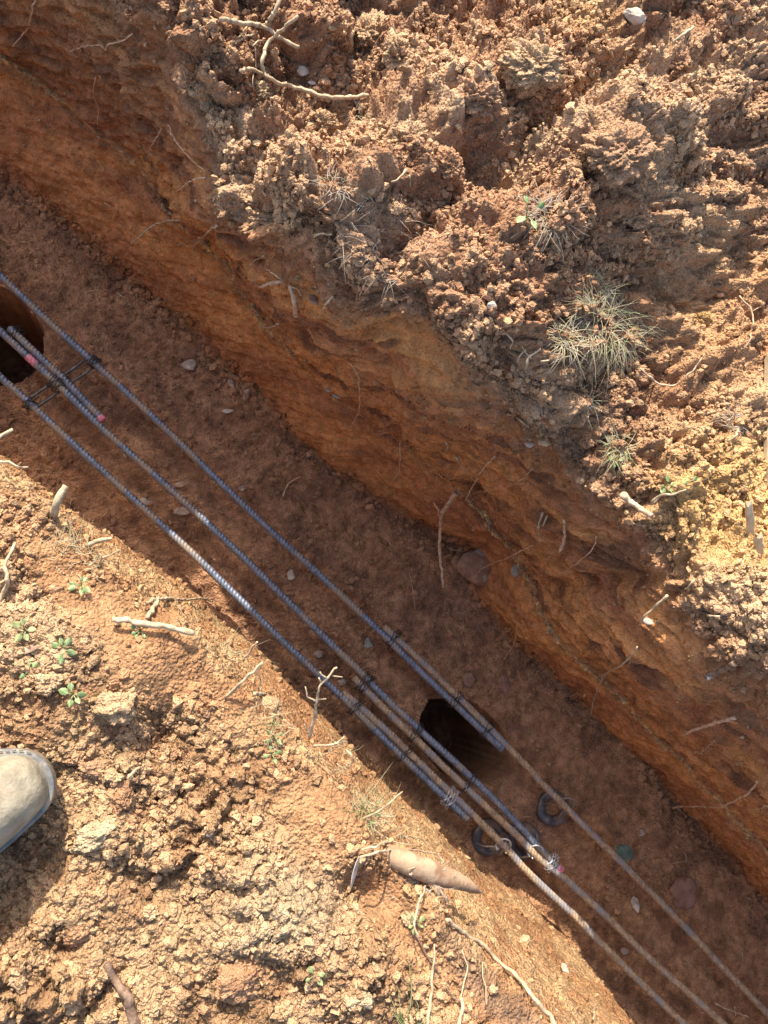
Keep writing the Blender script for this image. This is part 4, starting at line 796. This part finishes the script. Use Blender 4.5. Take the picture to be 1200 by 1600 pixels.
# ------------------------------------------------------------------ grass tufts and seedlings
def blades(g_, c, n, L_, spread, w_, lean=(0, 0), up_=.6, cr=.01):
    for _ in range(n):
        a_ = RNG.random()*2*math.pi; b_ = c+np.array([math.cos(a_), math.sin(a_), 0])*cr*RNG.random()**.5; a_ = a_+RNG.normal()*1.1; qp = (b_-CAM)@R; b_ = surf(600+F*qp[0]/-qp[2], 800-F*qp[1]/-qp[2], -.001) if cr >= .03 and n > 150 else b_
        d = np.array([math.cos(a_)*spread+lean[0], math.sin(a_)*spread+lean[1], up_*(.5+RNG.random())]); d /= np.linalg.norm(d); l_ = L_*(.4+.8*RNG.random())
        side = np.cross(d, [0, 0, 1.]); side /= np.linalg.norm(side)+1e-9; V = []; n_ = 6; dr = RNG.normal(size=3)*.25
        for i in range(n_+1):
            t = i/n_; p_ = b_+d*l_*t+np.array([dr[0], dr[1], -.55*RNG.uniform(.7, 1.1)])*l_*t*t; ww = w_*(1-t*.85)
            V += [p_-side*ww, p_+side*ww, p_+np.array([0, 0, .5*ww])]
        f = []
        for i in range(n_):
            q = i*3; f += [(q, q+1, q+4, q+3), (q+1, q+2, q+5, q+4), (q+2, q, q+3, q+5)]
        g_.add(V, f)
def tuft(x_, y_, label, parts, cat='grass tuft', name='grass_tuft', lift=.0):
    c = surf(x_, y_, lift); root = empty(name, c); tag(root, label, cat)
    for nm, m_, n, L_, spread, w_, lean, up_, cr in parts:
        g_ = G(); blades(g_, c, n, L_, spread, w_, lean, up_, cr); link(nm, g_.mesh(nm, origin=c), m_, root)
    return c, root
tuft(950, 510, 'large dry straw-coloured grass tuft on the rim of the far bank', [('dry_blades', M_grassD, 330, .040, 1.0, .0005, (.1, -.35), .6, .040), ('green_blades', M_grassG, 30, .034, .9, .0005, (.1, -.3), .7, .030), ('root_mat', M_fib, 260, .022, 1.3, .0004, (0, 0), .4, .042)])
tuft(922, 452, 'smaller greenish grass tuft just above the large dry tuft', [('green_blades', M_grassG, 35, .026, .9, .0004, (0, .1), .9, .020), ('dry_blades', M_grassD, 110, .028, 1.0, .0004, (0, 0), .6, .024)])
tuft(885, 530, 'flattened dry grass at the left foot of the large tuft', [('dry_blades', M_grassD, 60, .034, 1.0, .0006, (-.3, -.5), .5, .014), ('root_mat', M_fib, 40, .024, 1.2, .0005, (-.2, -.2), .4, .02)])
tuft(908, 628, 'small pale broken grass clump on the rim below the large tuft', [('dry_blades', M_grassD, 70, .026, 1.2, .0007, (0, 0), .6, .014), ('green_blades', M_grassG, 8, .022, .9, .0008, (-.2, .1), 1, .01)])
tuft(968, 700, 'grey-green grass clump hanging over the trench rim', [('green_blades', M_grassG, 16, .022, 1.0, .0008, (-.2, -.3), .6, .015), ('dry_blades', M_grassD, 80, .026, 1.1, .0006, (0, -.2), .5, .020)])
tuft(858, 335, 'tangle of grey dead grass roots beside the clover plant', [('root_mat', M_fib, 130, .034, 1.2, .0005, (.0, 0), .7, .018), ('green_blades', M_grassG, 5, .02, .9, .0007, (0, 0), 1, .008)])
tuft(560, 180, 'sparse grey tuft at the right tip of the dead branch', [('root_mat', M_fib, 45, .028, 1.2, .0006, (.2, 0), .7, .012), ('green_blades', M_grassG, 6, .018, .9, .0006, (0, 0), 1, .006)])
tuft(600, 375, 'mat of grey dead rootlets on the left rim', [('root_mat', M_fib, 190, .026, 1.3, .0004, (0, -.1), .5, .050)])
tuft(525, 290, 'small fresh grass shoots on the left part of the far bank', [('root_mat', M_fib, 50, .02, 1.2, .0004, (0, 0), .6, .016), ('green_blades', M_grassG, 8, .016, .8, .0008, (0, 0), 1, .008)])
tuft(1148, 660, 'grey dead root tangle on the yellow soil', [('root_mat', M_fib, 70, .028, 1.2, .0004, (0, 0), .6, .012)])
tuft(570, 1275, 'light green grass shoots on the near bank by the slope', [('green_blades', M_grassG, 40, .028, .7, .0006, (0, .1), 1.2, .010), ('dry_blades', M_grassD, 60, .026, 1.1, .0004, (.1, 0), .6, .016)])
tuft(600, 1310, 'tangled yellow straw roots above the tapered root', [('dry_blades', M_grassD, 60, .030, 1.2, .0004, (.1, 0), .4, .022)])
tuft(505, 1195, 'wispy straw tuft at the edge of the near bank', [('dry_blades', M_grassD, 60, .020, 1.2, .0003, (0, 0), .4, .025)])
tuft(410, 1140, 'pale green wisps of grass on the near bank', [('dry_blades', M_grassD, 60, .024, 1.2, .0004, (0, 0), .6, .025), ('green_blades', M_grassG, 10, .018, .8, .0006, (0, 0), 1, .012)])
tuft(640, 1590, 'fresh blue-green grass blades at the bottom edge', [('green_blades', M_grassG, 18, .032, .4, .0011, (0, .5), 1.1, .010)])
tuft(655, 1385, 'grey root mat under the tapered root', [('root_mat', M_fib, 120, .022, 1.3, .0004, (0, -.1), .5, .022)])
tuft(95, 880, 'wispy dry grass beside the purple-tinted weeds at the left', [('dry_blades', M_grassD, 90, .026, 1.3, .0004, (0, 0), .5, .030)])
tuft(340, 1030, 'thin pale grass strands on the edge near the leaning stick', [('dry_blades', M_grassD, 45, .030, 1.2, .0004, (.2, 0), .5, .018)])
def seedling(x_, y_, label, n=5, L_=.009, up_=.006, m=None, stem=.007):
    c = surf(x_, y_, .002); root = empty('seedling', c); tag(root, label, 'seedling', 'green seedlings on the soil'); g1 = G(); g2 = G()
    for k in range(n):
        a_ = 2*math.pi*k/n+RNG.random(); q = c+np.array([math.cos(a_)*stem*.7, math.sin(a_)*stem*.7, up_*(.6+.6*RNG.random())])
        tube(g1, [c, (c+q)/2+np.array([0, 0, .002]), q], .0006, .0005, 5, .003); l_ = L_*.72*(.6+.7*RNG.random())
        leaf_geom(g2, q+np.array([math.cos(a_), math.sin(a_), 0])*l_*.4, (math.cos(a_), math.sin(a_), .15), (RNG.normal()*.25, RNG.normal()*.25, 1), l_, l_*.7, .15)
    link('stems', g1.mesh('stems', origin=c), M_grassG, root); link('leaves', g2.mesh('leaves', origin=c), m or M_green, root)
seedling(822, 340, 'bright round-leaved green plant on the far bank', 4, .017, .012, None, .014)
seedling(1035, 762, 'small green sprout on the trench rim at the right', 5, .010, .012)
seedling(1070, 757, 'single green leaf sprout right of the rim sprout', 2, .012, .010)
seedling(958, 722, 'green leaf pair under the grey-green grass clump', 3, .009)
seedling(127, 915, 'green weed nearest the bank edge at the left', 6, .009, .008)
seedling(100, 1015, 'yellow-green weed left of the thick pale stick', 5, .010)
seedling(115, 1085, 'green weed lowest of the left group', 5, .010)
seedling(220, 985, 'green weed under the thick pale stick', 6, .009)
seedling(40, 985, 'grey-green weed near the left edge', 5, .010, .008, M_grassG)
seedling(48, 1048, 'tiny green weed left of the round tan clod', 4, .007)
seedling(425, 1178, 'bright green weed in the middle of the near bank', 4, .008)
seedling(428, 1150, 'grey-leaved weed above the bright green weed', 4, .008, .008, M_grassG)
seedling(490, 1522, 'small green weed in a pocket near the bottom', 4, .008)
seedling(648, 1440, 'dull green weed below the root mat', 5, .007, .006, M_grassG)
# ------------------------------------------------------------------ timber pieces at the right edge
def plank(label, p0, p1, wd, th, nrm, cat='timber piece', name='timber_piece', m=None, seed=0):
    rs = np.random.default_rng(seed); p0, p1 = np.asarray(p0), np.asarray(p1); ax = p1-p0; L_ = np.linalg.norm(ax); ax = ax/L_; nrm = np.asarray(nrm, float); nrm -= ax*(nrm@ax); nrm /= np.linalg.norm(nrm); sd = np.cross(nrm, ax); n = 14; V = []
    for i in range(n+1):
        t = i/n; k = 1-.5*max(0, (t-.8)/.2)*rs.random(); o = rs.normal()*.0006
        for a_, b_ in ((-.5, -.35), (-.35, -.5), (.35, -.5), (.5, -.35), (.5, .35), (.35, .5), (-.35, .5), (-.5, .35)): V.append(p0+ax*(L_*t+(rs.normal()*.003 if i in (0, n) else 0))+sd*(a_*wd*k+o)+nrm*b_*th)
    f = [(i*8+j, i*8+(j+1) % 8, (i+1)*8+(j+1) % 8, (i+1)*8+j) for i in range(n) for j in range(8)]+[tuple(range(8)), tuple(n*8+j for j in range(8))[::-1]]
    g_ = G(); g_.add(V, f); ob = link(name, g_.mesh(name, False, origin=p0), m or M_wood); ob.location = tuple(p0); tag(ob, label, cat)
plank('narrow timber batten edge at the right border of the photograph', surf(1207, 560, .004), surf(1206, 760, .004), .018, .010, (0, 0, 1))
plank('pale split timber splinter standing in the yellow soil at the right', at(1175, 872, .0), at(1170, 786, .055), .009, .005, (0, -.5, 1), seed=2)
plank('second pale splinter at the right, just below the standing one', at(1190, 905, .0), at(1184, 838, .045), .011, .005, (0, -.5, 1), seed=3)
# ------------------------------------------------------------------ work boot
bt = at(80, 1204, .05); adir = np.array([-.90, -.43, 0]); adir /= np.linalg.norm(adir); sdir = np.array([-adir[1], adir[0], 0]); g0 = depth(40, 1240); gz = float(surf(60, 1240)[2])+.026
boot = empty('work_boot', (bt[0], bt[1], gz)); tag(boot, 'dusty pale leather work boot toe entering at the left edge', 'boot')
tp = np.array([bt[0], bt[1], gz])
OUT = [(0, .0, .006), (.004, .0, .018), (.012, .0, .026), (.028, -.002, .033), (.05, -.002, .040), (.075, -.002, .046), (.10, 0, .048), (.135, .002, .042), (.17, .002, .036), (.21, .0, .035), (.245, .0, .031), (.262, 0, .022), (.266, 0, .008)]
def ringpts(out, z, grow=0., n=None):
    Lf = []; Rt = []
    for s_, c_, w_ in out: Lf.append(tp+adir*(s_+(grow if s_ > .15 else -grow)*(1 if s_ in (out[0][0], out[-1][0]) else 0))+sdir*(c_+w_+grow)+np.array([0, 0, z])); Rt.append(tp+adir*(s_+(grow if s_ > .15 else -grow)*(1 if s_ in (out[0][0], out[-1][0]) else 0))+sdir*(c_-w_-grow)+np.array([0, 0, z]))
    return Lf+Rt[::-1]
def stack(name, levels, m, parent, capt=True):
    g_ = G(); V = []; k = len(levels[0])
    for l_ in levels: V += list(l_)
    f = [(i*k+j, i*k+(j+1) % k, (i+1)*k+(j+1) % k, (i+1)*k+j) for i in range(len(levels)-1) for j in range(k)]
    f.append(tuple(range(k))[::-1])
    if capt: f.append(tuple((len(levels)-1)*k+j for j in range(k)))
    g_.add(V, f); me = g_.mesh(name, origin=boot.location)
    ob = link(name, me, m, parent); md = ob.modifiers.new('sub', 'SUBSURF'); md.levels = 2; md.render_levels = 2; return ob
stack('sole', [ringpts(OUT, -.004, 0), ringpts(OUT, .0, .001), ringpts(OUT, .012, .001), ringpts(OUT, .014, .0)], M_sole, boot)
stack('welt', [ringpts(OUT, .0145, .001), ringpts(OUT, .0155, .0022), ringpts(OUT, .0205, .0022), ringpts(OUT, .0215, .001)], M_welt, boot)
# upper: cross-sections from toe backwards
secs = []; nS = 18
for s_, w_, h_ in [(.003, .010, .020), (.008, .020, .032), (.018, .026, .043), (.034, .032, .051), (.055, .038, .055), (.08, .043, .058), (.10, .045, .064), (.12, .043, .076), (.14, .040, .094), (.155, .039, .112), (.17, .039, .135)]:
    ring = []
    for j in range(nS):
        a_ = math.pi*j/(nS-1); cx_ = math.cos(a_); sx_ = math.sin(a_); e = .62
        ring.append(tp+adir*s_+sdir*w_*(abs(cx_)**e*(1 if cx_ > 0 else -1))+np.array([0, 0, .020+(h_-.0)*abs(sx_)**.8]))
    secs.append(ring)
g_ = G(); V = [v for r__ in secs for v in r__]; f = [(i*nS+j, (i+1)*nS+j, (i+1)*nS+j+1, i*nS+j+1) for i in range(len(secs)-1) for j in range(nS-1)]
f.append(tuple(range(nS))); g_.add(V, f); ob = link('upper', g_.mesh('upper', origin=boot.location), M_boot, boot); md = ob.modifiers.new('sub', 'SUBSURF'); md.levels = 2; md.render_levels = 2
# shaft round the ankle and heel, and the trouser leg above
def oval(s_, z, a_, b_, n=20): return [tp+adir*(s_+a_*math.cos(2*math.pi*j/n))+sdir*b_*math.sin(2*math.pi*j/n)+np.array([0, 0, z]) for j in range(n)]
stack('shaft', [oval(.205, .020, .055, .034), oval(.203, .05, .058, .038), oval(.195, .09, .062, .041), oval(.185, .13, .062, .043), oval(.178, .17, .058, .046), oval(.172, .21, .056, .048)], M_boot, boot)
stack('trouser_leg', [oval(.168, .17, .070, .066), oval(.16, .25, .072, .070), oval(.15, .33, .074, .072), oval(.135, .42, .078, .076), oval(.12, .52, .082, .080)], M_cloth, boot)
g_ = G()
for side in (-1,):
    for i in range(34):
        s_ = .006+i*.0048; w_ = np.interp(s_, [o_[0] for o_ in OUT], [o_[2] for o_ in OUT])+.0012; s2 = s_+.0028; w2 = np.interp(s2, [o_[0] for o_ in OUT], [o_[2] for o_ in OUT])+.0012
        tube(g_, [tp+adir*s_+sdir*side*w_+np.array([0, 0, .0222]), tp+adir*s2+sdir*side*w2+np.array([0, 0, .0222])], .00045, .00045, 5, .002, 0)
link('stitching', g_.mesh('stitching', origin=boot.location), M_thread, boot)
# crease ridges across the vamp
print('objects', len(bpy.data.objects))
